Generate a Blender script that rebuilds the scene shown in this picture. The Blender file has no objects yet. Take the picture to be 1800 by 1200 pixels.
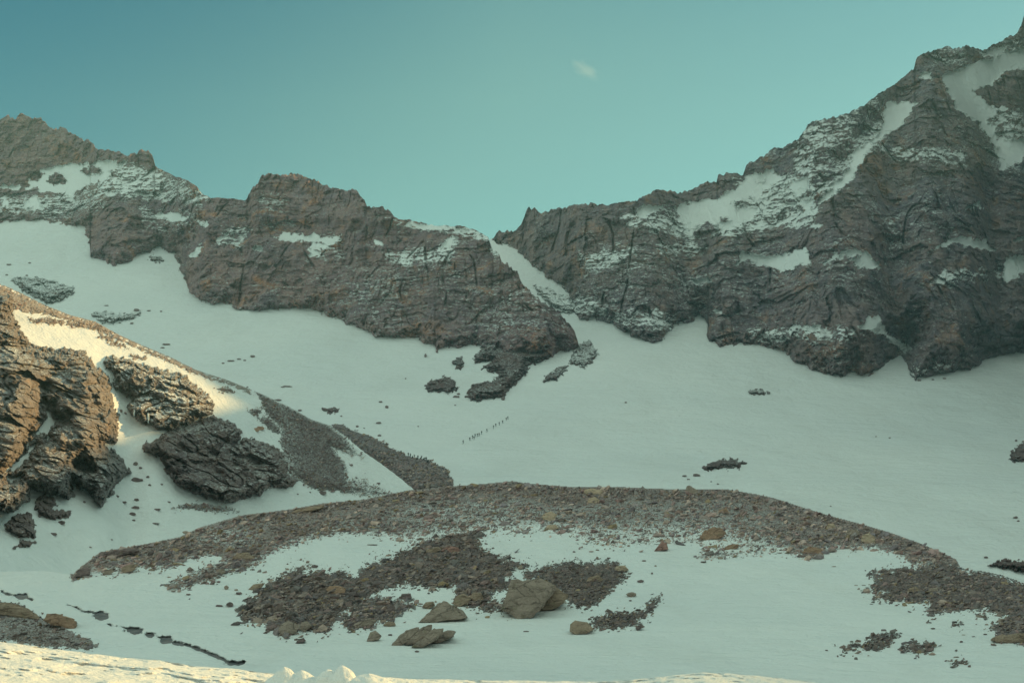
import bpy, bmesh, math, random
import numpy as np
from mathutils import Vector, Matrix

# ------------------------------------------------------------------ camera, world, sun, exposure
C = bpy.context.scene
COL = C.collection
FPX = 2000.0                       # focal length in pixels of an 1800 px wide picture
PITCH = math.radians(12.68)
cam_d = bpy.data.cameras.new('camera')
cam_d.lens = 40.0; cam_d.sensor_width = 36.0
cam_d.clip_start = 0.5; cam_d.clip_end = 20000
cam = bpy.data.objects.new('camera', cam_d); COL.objects.link(cam)
cam.location = (0, 0, 0); cam.rotation_euler = (math.pi/2 + PITCH, 0, 0)
C.camera = cam

SUN_EL = math.radians(22); SUN_AZ = math.radians(25)      # azimuth measured from +x towards +y
SUN = Vector((math.cos(SUN_EL)*math.cos(SUN_AZ), math.cos(SUN_EL)*math.sin(SUN_AZ), math.sin(SUN_EL)))
world = bpy.data.worlds.new('World'); C.world = world; world.use_nodes = True
wn = world.node_tree; wn.nodes.clear()
sky = wn.nodes.new('ShaderNodeTexSky'); sky.sky_type = 'NISHITA'; sky.sun_disc = False
sky.sun_elevation = SUN_EL; sky.sun_rotation = math.pi/2 - SUN_AZ
sky.altitude = 2500; sky.air_density = 1.0; sky.dust_density = 1.6; sky.ozone_density = 1.0
def wmath(op, x, y=0.0, z=0.0, clamp=False):
    n = wn.nodes.new('ShaderNodeMath'); n.operation = op; n.use_clamp = clamp
    for i, v in enumerate((x, y, z)):
        if isinstance(v, (int, float)): n.inputs[i].default_value = v
        else: wn.links.new(v, n.inputs[i])
    return n.outputs[0]
def wmix(fac, x, y, mode='MIX'):
    n = wn.nodes.new('ShaderNodeMix'); n.data_type = 'RGBA'; n.blend_type = mode
    for i, v in ((0, fac), (6, x), (7, y)):
        if isinstance(v, (int, float)): n.inputs[i].default_value = v
        elif isinstance(v, tuple): n.inputs[i].default_value = (*v, 1)
        else: wn.links.new(v, n.inputs[i])
    return n.outputs[2]
def wstep(src, a, b):
    n = wn.nodes.new('ShaderNodeMapRange'); n.interpolation_type = 'SMOOTHSTEP'
    n.inputs[1].default_value = a; n.inputs[2].default_value = b; wn.links.new(src, n.inputs[0]); return n.outputs[0]
SKY_FILL = 3.35
wtc = wn.nodes.new('ShaderNodeTexCoord'); wsx = wn.nodes.new('ShaderNodeSeparateXYZ'); wn.links.new(wtc.outputs['Generated'], wsx.inputs[0])
wx, wy, wz = wsx.outputs
# clear, deeper blue sky away from the sun; added fill light overhead and behind the camera brightens the shaded snow
deep = wmath('ADD', wmath('MAXIMUM', wmath('MULTIPLY', wx, -1.0), wmath('MULTIPLY', wx, 0.10)), wmath('MULTIPLY', wmath('SUBTRACT', wz, 0.38), 1.5))
c0 = wmix(1.0, sky.outputs[0], (0.86, 1.12, 0.63), 'MULTIPLY')
c1 = wmix(wstep(deep, -0.02, 0.62), c0, wmix(1.0, sky.outputs[0], (0.0, 0.46, 0.45), 'MULTIPLY'))
fill_fac = wmath('MAXIMUM', wstep(wz, 0.56, 0.80), wstep(wy, 0.35, -0.15))
c2 = wmix(fill_fac, c1, (SKY_FILL*0.78, SKY_FILL*1.0, SKY_FILL*0.87))
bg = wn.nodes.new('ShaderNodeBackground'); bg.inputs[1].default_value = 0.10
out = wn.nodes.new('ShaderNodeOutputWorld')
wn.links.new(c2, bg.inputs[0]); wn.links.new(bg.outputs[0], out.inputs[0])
sun_d = bpy.data.lights.new('sun', 'SUN'); sun_d.energy = 2.9; sun_d.angle = math.radians(0.53)
sun_d.color = (1.0, 0.66, 0.25)
sun = bpy.data.objects.new('sun', sun_d); COL.objects.link(sun)
sun.rotation_euler = SUN.to_track_quat('Z', 'Y').to_euler(); sun.location = (0, 0, 800)
C.view_settings.view_transform = 'Standard'; C.view_settings.look = 'None'
C.view_settings.exposure = 1.10; C.view_settings.gamma = 1.0

rng = np.random.default_rng(7)
random.seed(7)

# ------------------------------------------------------------------ noise
_perm = rng.permutation(256).astype(np.int64); _perm = np.concatenate([_perm, _perm, _perm])
_grad = rng.normal(size=(256, 3)); _grad /= np.linalg.norm(_grad, axis=1)[:, None]
def perlin(p):
    p = np.asarray(p, float); sh = p.shape[:-1]; p = p.reshape(-1, 3)
    i = np.floor(p).astype(np.int64); f = p - i; i &= 255
    w = f*f*f*(f*(f*6-15)+10)
    r = np.zeros(len(p))
    for dx in (0, 1):
        wx = w[:, 0] if dx else 1-w[:, 0]
        for dy in (0, 1):
            wy = w[:, 1] if dy else 1-w[:, 1]
            for dz in (0, 1):
                wz = w[:, 2] if dz else 1-w[:, 2]
                h = _perm[_perm[_perm[(i[:, 0]+dx) & 255] + ((i[:, 1]+dy) & 255)] + ((i[:, 2]+dz) & 255)]
                g = _grad[h]
                r += wx*wy*wz*(g[:, 0]*(f[:, 0]-dx)+g[:, 1]*(f[:, 1]-dy)+g[:, 2]*(f[:, 2]-dz))
    return (r*1.5).reshape(sh)
def fbm(p, octv=4, gain=0.5, lac=2.03, ridged=False):
    a = 1.0; s = 0; p = np.asarray(p, float)
    for k in range(octv):
        n = perlin(p + 17.3*k)
        s = s + a*((0.5-np.abs(n))*2 if ridged else n)
        a *= gain; p = p*lac
    return s
_cj = rng.uniform(0.1, 0.9, (256, 3)); _cv = rng.uniform(-1, 1, 256); _cg = rng.uniform(-1, 1, (256, 3))
def cells(p, val=1.0, tilt=1.0):
    """angular joint blocks: every cell stands in or out and is a tilted plane of its own"""
    p = np.asarray(p, float); sh = p.shape[:-1]; p = p.reshape(-1, 3); i = np.floor(p).astype(np.int64)
    best = np.full(len(p), 1e9); res = np.zeros(len(p))
    for dx in (-1, 0, 1):
        for dy in (-1, 0, 1):
            for dz in (-1, 0, 1):
                c = i + np.array([dx, dy, dz])
                h = _perm[_perm[_perm[c[:, 0] & 255] + (c[:, 1] & 255)] + (c[:, 2] & 255)]
                r = p - c - _cj[h]; d = (r*r).sum(1); m = d < best
                best = np.where(m, d, best); res = np.where(m, val*_cv[h] + tilt*(r*_cg[h]).sum(1), res)
    return res.reshape(sh)
def sstep(a, b, x):
    t = np.clip((x-a)/(b-a), 0, 1); return t*t*(3-2*t)

# ------------------------------------------------------------------ picture geometry -> world
CP, SP = math.cos(PITCH), math.sin(PITCH)
def world_pt(u, v, Y):
    u, v, Y = np.broadcast_arrays(np.asarray(u, float), np.asarray(v, float), np.asarray(Y, float))
    a = (u-900)/FPX; b = (600-v)/FPX
    q = CP - b*SP
    return np.stack([a/q*Y, Y, (SP+b*CP)/q*Y], -1)
def interp(pts, u):
    pts = np.array(pts, float); return np.interp(u, pts[:, 0], pts[:, 1])
def smooth1(a, n):
    k = np.hanning(2*n+3)[1:-1]; k /= k.sum()
    return np.convolve(np.pad(a, n, mode='edge'), k, mode='valid')
def sdist(poly, U, V):
    """signed distance in px to a polygon, positive inside"""
    P = np.array(poly, float); Q = np.roll(P, -1, 0)
    d2 = np.full(U.shape, 1e12); ins = np.zeros(U.shape, bool)
    for (x0, y0), (x1, y1) in zip(P, Q):
        ex, ey = x1-x0, y1-y0
        t = np.clip(((U-x0)*ex+(V-y0)*ey)/max(ex*ex+ey*ey, 1e-9), 0, 1)
        d2 = np.minimum(d2, (U-x0-t*ex)**2+(V-y0-t*ey)**2)
        if y0 != y1:
            c = ((y0 > V) != (y1 > V)) & (U < (x1-x0)*(V-y0)/(y1-y0)+x0); ins ^= c
    d = np.sqrt(d2); return np.where(ins, d, -d)
def sdists(polys, U, V):
    r = np.full(U.shape, -1e6)
    for p in polys: r = np.maximum(r, sdist(p, U, V))
    return r
def pline_dist(pts, U, V):
    P = np.array(pts, float); d2 = np.full(U.shape, 1e12)
    for (x0, y0), (x1, y1) in zip(P[:-1], P[1:]):
        ex, ey = x1-x0, y1-y0
        t = np.clip(((U-x0)*ex+(V-y0)*ey)/max(ex*ex+ey*ey, 1e-9), 0, 1)
        d2 = np.minimum(d2, (U-x0-t*ex)**2+(V-y0-t*ey)**2)
    return np.sqrt(d2)
def n2(U, V, s, octv=3, seed=0.0, aspect=1.0, gain=0.5):
    return fbm(np.stack([U/s, V*aspect/s, np.full(U.shape, 3.7+seed)], -1), octv, gain)

# ------------------------------------------------------------------ object helpers
def tag(o, label=None, cat=None, group=None, kind=None):
    if label: o['label'] = label
    if cat: o['category'] = cat
    if group: o['group'] = group
    if kind: o['kind'] = kind
    return o
def mesh_obj(name, V, F, mat, parent=None, loc=None, smooth=False, attrs=None, mats=None, midx=None):
    """V (n,3); F (m,3) or (m,4)"""
    V = np.asarray(V, float); F = np.asarray(F, np.int32)
    if loc is None: loc = np.array([V[:, 0].mean(), V[:, 1].mean(), V[:, 2].min()])
    loc = np.asarray(loc, float)
    me = bpy.data.meshes.new(name)
    k = F.shape[1]
    me.vertices.add(len(V)); me.vertices.foreach_set('co', (V-loc).astype(np.float32).ravel())
    me.loops.add(F.size); me.loops.foreach_set('vertex_index', F.ravel())
    me.polygons.add(len(F)); me.polygons.foreach_set('loop_start', np.arange(0, F.size, k, dtype=np.int32))
    me.polygons.foreach_set('use_smooth', np.full(len(F), smooth))
    for a, val in (attrs or {}).items():
        val = np.asarray(val, np.float32)
        if val.ndim == 1:
            at = me.attributes.new(a, 'FLOAT', 'POINT'); at.data.foreach_set('value', val)
        else:
            at = me.attributes.new(a, 'FLOAT_VECTOR', 'POINT'); at.data.foreach_set('vector', val.ravel())
    me.update(calc_edges=True); me.validate()
    for m in (mats or [mat]): me.materials.append(m)
    if midx is not None: me.polygons.foreach_set('material_index', np.asarray(midx, np.int32))
    o = bpy.data.objects.new(name, me); COL.objects.link(o); o.location = loc
    if parent: o.parent = parent
    return o
def grid_faces(nr, nc, keep=None):
    i = np.arange(nr-1)[:, None]*nc + np.arange(nc-1)[None, :]
    F = np.stack([i, i+1, i+nc+1, i+nc], -1)           # rows run downwards in the picture
    if keep is not None: F = F[keep]
    return F.reshape(-1, 4)
def compact(V, F, attrs):
    used = np.zeros(len(V), bool); used[F.ravel()] = True
    idx = np.cumsum(used)-1
    return V[used], idx[F], {k: a[used] for k, a in attrs.items()}

# ------------------------------------------------------------------ materials
class NT:
    def __init__(s, name):
        s.m = bpy.data.materials.new(name); s.m.use_nodes = True
        s.t = s.m.node_tree; s.t.nodes.clear()
        s.out = s.n('ShaderNodeOutputMaterial'); s.b = s.n('ShaderNodeBsdfPrincipled')
        s.l(s.b.outputs[0], s.out.inputs[0])
    def n(s, typ, **kw):
        x = s.t.nodes.new(typ)
        for k, v in kw.items(): setattr(x, k, v)
        return x
    def l(s, a, b): s.t.links.new(a, b)
    def pos(s):
        return s.n('ShaderNodeNewGeometry').outputs['Position']
    def mapping(s, src, scale):
        m = s.n('ShaderNodeMapping'); m.inputs['Scale'].default_value = scale; s.l(src, m.inputs[0]); return m.outputs[0]
    def noise(s, src, scale, detail=6, rough=0.6, dist=0.0):
        x = s.n('ShaderNodeTexNoise'); x.inputs['Scale'].default_value = scale; x.inputs['Detail'].default_value = detail
        x.inputs['Roughness'].default_value = rough; x.inputs['Distortion'].default_value = dist
        s.l(src, x.inputs['Vector']); return x.outputs[0]
    def ramp(s, src, stops):
        r = s.n('ShaderNodeValToRGB'); e = r.color_ramp.elements
        while len(e) < len(stops): e.new(0.5)
        for q, (p, c) in zip(e, stops):
            q.position = p; q.color = (*c, 1) if len(c) == 3 else c
        s.l(src, r.inputs[0]); return r.outputs[0]
    def mix(s, fac, a, b, mode='MIX'):
        x = s.n('ShaderNodeMix'); x.data_type = 'RGBA'; x.blend_type = mode
        for i, val in ((0, fac), (6, a), (7, b)):
            if isinstance(val, (int, float)): x.inputs[i].default_value = val
            elif isinstance(val, tuple): x.inputs[i].default_value = (*val, 1)
            else: s.l(val, x.inputs[i])
        return x.outputs[2]
    def math(s, op, a, b=0.0, c=0.0, clamp=False):
        x = s.n('ShaderNodeMath'); x.operation = op; x.use_clamp = clamp
        for i, val in enumerate((a, b, c)):
            if isinstance(val, (int, float)): x.inputs[i].default_value = val
            else: s.l(val, x.inputs[i])
        return x.outputs[0]
    def mr(s, src, a, b, c=0.0, d=1.0):
        x = s.n('ShaderNodeMapRange'); x.clamp = True
        for i, val in enumerate((src, a, b, c, d)):
            if isinstance(val, (int, float)): x.inputs[i].default_value = val
            else: s.l(val, x.inputs[i])
        return x.outputs[0]
    def attr(s, name, out='Fac'):
        x = s.n('ShaderNodeAttribute'); x.attribute_name = name; return x.outputs[out]
    def bump(s, h, strength, dist):
        x = s.n('ShaderNodeBump'); x.inputs['Strength'].default_value = strength; x.inputs['Distance'].default_value = dist
        s.l(h, x.inputs['Height']); s.l(x.outputs[0], s.b.inputs['Normal']); return x.outputs[0]
    def set(s, name, val):
        i = s.b.inputs[name]
        if isinstance(val, (int, float)): i.default_value = val
        elif isinstance(val, tuple): i.default_value = (*val, 1)
        else: s.l(val, i)

SNOW_C = (0.80, 0.81, 0.80)
def snow_material(name, sc, bumpd, dirt=0.05, fine=1.0):
    k = NT(name); p = k.pos()
    a = k.noise(p, sc, 5, 0.55); b = k.noise(p, sc*9, 4, 0.6); c = k.noise(p, sc*0.12, 4, 0.6)
    c2 = k.noise(k.mapping(p, (1.0, 0.35, 1.0)), sc*0.5, 5, 0.62, 0.5); rip = k.noise(k.mapping(p, (0.35, 1.0, 1.6)), sc*3.2, 3, 0.5, 0.8)
    col = k.mix(k.mr(c, 0.35, 0.65), (0.83, 0.835, 0.82), (0.75, 0.77, 0.77))
    col = k.mix(k.mr(c2, 0.50, 0.72, 0, 0.5), col, (0.70, 0.70, 0.68))
    col = k.mix(k.mr(b, 0.60, 0.78, 0, dirt), col, (0.35, 0.33, 0.30))
    k.set('Base Color', col); k.set('Roughness', 0.65)
    k.set('Specular IOR Level', 0.25)
    k.bump(k.math('ADD', k.math('ADD', a, k.math('MULTIPLY', rip, 0.35)), k.math('MULTIPLY', b, 0.25*fine)), 1.0, bumpd)
    return k.m
M_SNOW_FAR = snow_material('snow_far', 0.05, 3.2, 0.04)
M_SNOW_MID = snow_material('snow_mid', 0.22, 0.8, 0.06)
M_SNOW_NEAR = snow_material('snow_near', 1.6, 0.10, 0.03, 1.6)

def rock_material(name, sc, pal, bumpd, strata=0.5, rust=0.25, light=0.3, layz=7.0, cracks=0.55):
    """rock with layered bands, rust stains and snow held on it where 'snow' says so; sc = size factor of its features"""
    k = NT(name); p = k.pos()
    lay = k.mapping(p, (1, 1, layz) if layz >= 1 else (1/layz, 1/layz, 1))
    big = k.noise(p, 0.020*sc, 5, 0.6, 0.6)
    mid = k.noise(p, 0.11*sc, 6, 0.65)
    fin = k.noise(p, 0.9*sc, 6, 0.7)
    st = k.noise(lay, 0.060*sc, 9, 0.74, 0.0)
    ver = k.noise(k.mapping(p, (1, 1, 0.16)), 0.16*sc, 5, 0.65)
    col = k.mix(k.mr(big, 0.38, 0.62), pal[0], pal[1])
    col = k.mix(k.mr(mid, 0.40, 0.66, 0, 0.75), col, pal[2])
    col = k.mix(k.mr(st, 0.46, 0.62, 0, strata), col, tuple(x*0.45 for x in pal[0]))
    col = k.mix(k.mr(ver, 0.52, 0.68, 0, 0.7), col, tuple(x*0.48 for x in pal[1]))
    col = k.mix(k.mr(k.noise(p, 0.05*sc, 6, 0.68, 0.3), 0.50, 0.66, 0, 0.6), col, tuple(x*0.5 for x in pal[1]))
    r = k.noise(p, 0.035*sc, 4, 0.6, 1.0)
    col = k.mix(k.math('MULTIPLY', k.mr(r, 0.54, 0.66), k.mr(mid, 0.42, 0.60, 0, rust)), col, pal[3])
    col = k.mix(k.mr(fin, 0.40, 0.70, 0, light), col, tuple(min(1, x*1.9) for x in pal[1]))
    vo = k.n('ShaderNodeTexVoronoi'); vo.feature = 'DISTANCE_TO_EDGE'; vo.inputs['Scale'].default_value = 0.085*sc
    dn = k.n('ShaderNodeVectorMath'); dn.operation = 'ADD'; nn = k.n('ShaderNodeTexNoise'); nn.inputs['Scale'].default_value = 0.10*sc; nn.inputs['Detail'].default_value = 5
    k.l(p, nn.inputs['Vector']); ns = k.n('ShaderNodeVectorMath'); ns.operation = 'SCALE'; ns.inputs['Scale'].default_value = 14.0/sc; k.l(nn.outputs['Color'], ns.inputs[0])
    k.l(k.mapping(p, (1, 1, 0.55)), dn.inputs[0]); k.l(ns.outputs[0], dn.inputs[1]); k.l(dn.outputs[0], vo.inputs['Vector'])
    crk = k.mr(vo.outputs['Distance'], 0.0, 0.055, 1, 0)
    col = k.mix(k.math('MULTIPLY', crk, k.mr(mid, 0.40, 0.60, 0.0, cracks)), col, tuple(x*0.28 for x in pal[1]))
    # snow lying on it
    sn = k.attr('snow'); f2 = k.noise(k.mapping(p, (1, 1, 2.4)), 0.42*sc, 7, 0.80)
    g = k.math('ADD', sn, k.math('MULTIPLY', k.math('SUBTRACT', f2, 0.5), 3.2))
    fac = k.mr(g, 0.50, 0.60)
    col = k.mix(fac, col, SNOW_C)
    k.set('Base Color', col); k.set('Roughness', 0.9); k.set('Specular IOR Level', 0.2)
    h = k.math('ADD', k.math('MULTIPLY', st, 1.6), k.math('ADD', k.math('MULTIPLY', fin, 0.35), k.math('MULTIPLY', ver, 0.9)))
    h = k.math('MULTIPLY', h, k.math('SUBTRACT', 1.0, k.math('MULTIPLY', fac, 0.8)))
    k.bump(h, 1.0, bumpd)
    return k.m
PAL_FAR = [(0.37, 0.215, 0.205), (0.26, 0.190, 0.225), (0.46, 0.29, 0.245), (0.60, 0.27, 0.14)]
PAL_GREY = [(0.315, 0.220, 0.220), (0.235, 0.200, 0.240), (0.42, 0.280, 0.240), (0.56, 0.28, 0.16)]
PAL_NEAR = [(0.30, 0.27, 0.26), (0.175, 0.150, 0.155), (0.46, 0.42, 0.40), (0.44, 0.30, 0.20)]
PAL_DARK = [(0.33, 0.250, 0.230), (0.22, 0.175, 0.190), (0.46, 0.35, 0.29), (0.46, 0.29, 0.20)]
M_ROCK_LEFT = rock_material('rock_brown_far', 1.0, PAL_FAR, 1.1, 0.6, 0.9)
M_ROCK_RIGHT = rock_material('rock_grey_far', 1.0, PAL_GREY, 1.1, 0.6, 0.7)
M_ROCK_OUT = rock_material('rock_outcrop_far', 2.0, [(0.26, 0.165, 0.155), (0.19, 0.145, 0.155), (0.32, 0.19, 0.17), (0.40, 0.18, 0.12)], 1.6, 0.7, 0.6)
M_CRAG = rock_material('crag_warm', 4.5, PAL_NEAR, 0.5, 0.45, 0.9, 0.45, 1.6, 0.8)
M_CRAG_D = rock_material('crag_dark', 4.5, PAL_DARK, 0.6, 0.5, 0.4, 0.4, 0.35, 0.8)
M_SCREE = rock_material('scree_base', 16.0, [(0.44, 0.32, 0.285), (0.33, 0.25, 0.245), (0.54, 0.40, 0.35), (0.50, 0.32, 0.25)], 0.25, 0.5, 0.5, 0.5)
M_SCREE_L = rock_material('gravel_pale', 9.0, [(0.50, 0.42, 0.38), (0.40, 0.34, 0.32), (0.58, 0.50, 0.44), (0.54, 0.40, 0.30)], 0.25, 0.3, 0.4, 0.5)
M_SCREE_D = rock_material('scree_base_dark', 16.0, [(0.26, 0.19, 0.175), (0.17, 0.135, 0.14), (0.34, 0.25, 0.21), (0.38, 0.25, 0.19)], 0.25, 0.5, 0.5, 0.5)
M_SCREE_F = rock_material('scree_base_far', 9.0, [(0.33, 0.245, 0.235), (0.26, 0.20, 0.215), (0.39, 0.295, 0.27), (0.42, 0.26, 0.22)], 0.5, 0.5, 0.5, 0.5)

def stone_material():
    k = NT('stone'); p = k.pos()
    tint = k.attr('tint', 'Vector')
    a = k.noise(p, 3.0, 6, 0.7); b = k.noise(p, 11.0, 5, 0.7); c = k.noise(k.mapping(p, (1, 1, 4)), 1.1, 6, 0.7)
    col = k.mix(k.mr(a, 0.35, 0.65, 0, 0.5), tint, (0.11, 0.108, 0.105))
    col = k.mix(k.mr(b, 0.52, 0.68, 0, 0.45), col, (0.46, 0.42, 0.35))
    col = k.mix(k.mr(c, 0.5, 0.62, 0, 0.45), col, (0.13, 0.115, 0.10))
    k.set('Base Color', col); k.set('Roughness', 0.88); k.set('Specular IOR Level', 0.25)
    k.bump(k.math('ADD', a, k.math('MULTIPLY', c, 0.8)), 1.0, 0.12)
    return k.m
M_STONE = stone_material()
def flat_material(name, col, rough=0.8):
    k = NT(name); p = k.pos(); n = k.noise(p, 8.0, 3, 0.6)
    k.set('Base Color', k.mix(k.mr(n, 0.3, 0.7, 0, 0.5), col, tuple(x*0.6 for x in col))); k.set('Roughness', rough); return k.m

# ------------------------------------------------------------------ traced lines (1800 x 1200 picture)
SKY_L = [(-150,190),(-60,200),(0,212),(6,206),(13,203),(28,207),(34,204),(50,203),(56,207),(72,207),(75,212),(83,217),(90,227),(104,227),(118,229),(133,237),(147,247),(163,248),(168,260),(187,265),(207,267),(220,270),(240,268),(244,264),(248,263),(260,267),(268,277),(273,292),(287,300),(317,313),(333,318),(347,328),(353,338),(370,348),(390,348),(433,353),(438,342),(445,327),(453,320),(458,309),(462,306),(480,305),(500,308),(520,305),(537,310),(547,315),(560,317),(567,325),(587,332),(608,335),(619,331),(629,337),(634,348),(641,352),(645,362),(666,364),(680,366),(688,375),(694,383),(725,388),(752,394),(776,397),(811,397),(831,403),(846,409),(858,416)]
GULLY = [(858,416),(866,437),(886,460),(909,480),(917,499),(941,523),(964,538),(984,550),(999,570),(1012,590),(1017,603)]
SKY_R = [(862,417),(870,415),(876,408),(880,405),(893,407),(909,406),(914,398),(917,394),(923,378),(927,368),(929,365),(933,369),(940,365),(946,375),(964,372),(980,367),(1007,364),(1015,359),(1030,358),(1060,360),(1090,357),(1120,352),(1135,342),(1147,338),(1157,333),(1168,337),(1180,335),(1199,339),(1225,328),(1244,322),(1260,318),(1262,308),(1277,305),(1292,305),(1306,309),(1310,298),(1313,288),(1325,285),(1337,277),(1345,274),(1352,264),(1365,262),(1382,258),(1390,252),(1403,244),(1409,237),(1420,221),(1434,214),(1448,210),(1477,204),(1499,195),(1528,178),(1556,159),(1575,148),(1590,136),(1607,119),(1610,106),(1613,99),(1630,92),(1647,85),(1675,84),(1703,82),(1726,88),(1749,79),(1766,68),(1788,59),(1795,44),(1800,28),(1830,-10),(1900,-60),(2000,-90)]
EDGE_L = [(-150,395),(0,393),(20,391),(50,391),(97,393),(120,398),(148,400),(152,416),(158,424),(143,441),(158,450),(173,453),(200,467),(217,465),(240,453),(260,438),(280,427),(293,438),(306,441),(311,462),(316,474),(324,492),(332,513),(353,530),(377,532),(407,530),(413,543),(463,546),(506,542),(553,542),(572,554),(600,560),(608,570),(635,578),(666,593),(706,593),(737,591),(741,601),(762,607),(767,626),(772,613),(784,611),(835,607),(850,613),(870,616),(885,628),(945,634),(976,627),(990,619),(1005,617),(1017,613)]
EDGE_R = [(862,419),(870,422),(880,432),(893,440),(910,455),(936,470),(966,489),(990,505),(1000,525),(1008,549),(1019,560),(1052,562),(1075,569),(1094,581),(1116,592),(1146,601),(1169,592),(1180,581),(1185,570),(1217,564),(1227,552),(1238,560),(1246,594),(1264,607),(1296,599),(1308,600),(1337,599),(1382,614),(1394,626),(1424,646),(1450,654),(1477,660),(1505,651),(1511,660),(1545,649),(1554,635),(1584,615),(1590,612),(1596,650),(1610,664),(1635,660),(1681,652),(1720,643),(1732,625),(1800,618),(1900,612),(2000,605)]

def yS(u, v):                                             # far snow bowl
    y = np.interp(v, [250,300,400,500,600,700,750,850,900,1000,1060,1150], [1065,1010,902,800,702,596,536,388,350,292,258,225])
    y = y + 0.02*np.maximum(0, u-1100)*np.clip((900-v)/300, 0, 1)
    return y
def ySpur(u, v):
    return 140 + 0.20*(1000-v) + 0.15*u
CREST = [(-600,1030),(-150,1010),(0,1004),(80,1003),(129,1010),(150,992),(161,984),(176,972),(208,966),(259,957),(317,945),(353,928),(425,907),(508,897),(569,886),(642,879),(714,864),(780,857),(850,852),(880,849),(900,847),(925,851),(1000,857),(1026,858),(1100,858),(1200,862),(1275,861),(1328,870),(1361,877),(1410,893),(1455,907),(1515,923),(1560,936),(1613,955),(1655,972),(1680,985),(1688,1000),(1725,1005),(1760,1012),(1800,1026),(1900,1050),(2000,1065),(2400,1100)]
def yG(u, v):                                             # near valley floor and moraine
    y = np.interp(v, [840,850,900,950,1000,1050,1100,1150,1200,1260], [178,175,157,140,124,108,93,80,68,56])
    return y

STREAM = [[(3,1040),(10,1043),(17,1045),(35,1047),(50,1051),(57,1054)],[(119,1063),(135,1068),(146,1075),(165,1077),(178,1083)],[(190,1097),(197,1100),(215,1101),(232,1108),(250,1112)],[(257,1116),(272,1117),(285,1122),(300,1127)],[(305,1130),(325,1133),(345,1139),(365,1147),(385,1155),(400,1163),(415,1167),(428,1164)]]
STREAM_W = [1.4, 1.2, 1.0, 1.8, 2.8]
POOLS = [(178,1083,13,8),(38,1048,14,5),(236,1108,14,6.5),(265,1116,8,4),(292,1125,12,7.5),(408,1165,13,4)]
def stream_field(U, V):
    f = np.full(U.shape, -1e6)
    for s, w in zip(STREAM, STREAM_W): f = np.maximum(f, w-pline_dist(s, U, V)*1.0)
    for (a, b, rx, ry) in POOLS: f = np.maximum(f, (1-np.sqrt(((U-a)/rx)**2+((V-b)/ry)**2))*ry)
    return f + n2(U, V, 9, 3, 5.0)*2.2

# ------------------------------------------------------------------ big sheets
def sheet(name, u0, u1, du, top, bot, nr, yfun, mat, back=(), disp=None, attr_fun=None, smooth=True, power=1.0, label=None, rag=0.0):
    u = np.arange(u0, u1+du, du); nc = len(u)
    vt = top(u); vb = bot(u)
    t = np.linspace(0, 1, nr)[:, None]**power
    V = vt[None, :] + (vb-vt)[None, :]*t; U = np.broadcast_to(u, V.shape)
    Y = yfun(U, V)
    at = {'snow': np.zeros(V.shape)}
    if disp is not None: Y = disp(U, V, Y, at)
    P = world_pt(U, V, Y)
    rows = []; d = np.zeros(3)
    for (dy, dz) in back:
        q = P[0].copy(); r = q[:, :1]/q[:, 1:2]
        q[:, 1] += dy; q[:, 0] += r[:, 0]*dy*0.5; q[:, 2] += dz
        rows.insert(0, q)
    if rows:
        nb = len(rows); P = np.concatenate([np.stack(rows), P], 0)
        at = {k: np.concatenate([np.repeat(a[:1], nb, 0), a], 0) for k, a in at.items()}
    nr2 = P.shape[0]
    if attr_fun: at = attr_fun(P, at, len(rows), U, V)
    F = grid_faces(nr2, nc)[:, ::-1]
    return mesh_obj(name, P.reshape(-1, 3), F, mat, smooth=smooth, attrs={k: a.reshape(-1) for k, a in at.items()})

def normal_z(P):
    a = np.gradient(P, axis=0); b = np.gradient(P, axis=1)
    n = np.cross(b, a); n /= np.linalg.norm(n, axis=-1)[..., None]+1e-9
    n *= np.sign(-n[..., 1:2])+1e-9
    return n[..., 2]

# snow bowl
def bowl_top(u):
    sl = interp(SKY_L, u); sr = interp(SKY_R, u)
    s = np.where(u < 862, sl, sr)
    w = np.exp(-((u-864)/9.0)**2)
    return s + 26*(1-w) + 2.0*w
def bowl_disp(U, V, Y, at):
    P = world_pt(U, V, Y)
    Y = Y + 9*fbm(P/150.0, 3) + 1.0*fbm(P*np.array([1/30., 1/60., 1/30.]), 3)
    # gully trough between the two rock walls
    return Y
o = sheet('snow_slope', -400, 2200, 4, bowl_top, lambda u: np.full(u.shape, 1120.0), 240, yS, M_SNOW_FAR, disp=bowl_disp)
tag(o, kind='structure')

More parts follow.
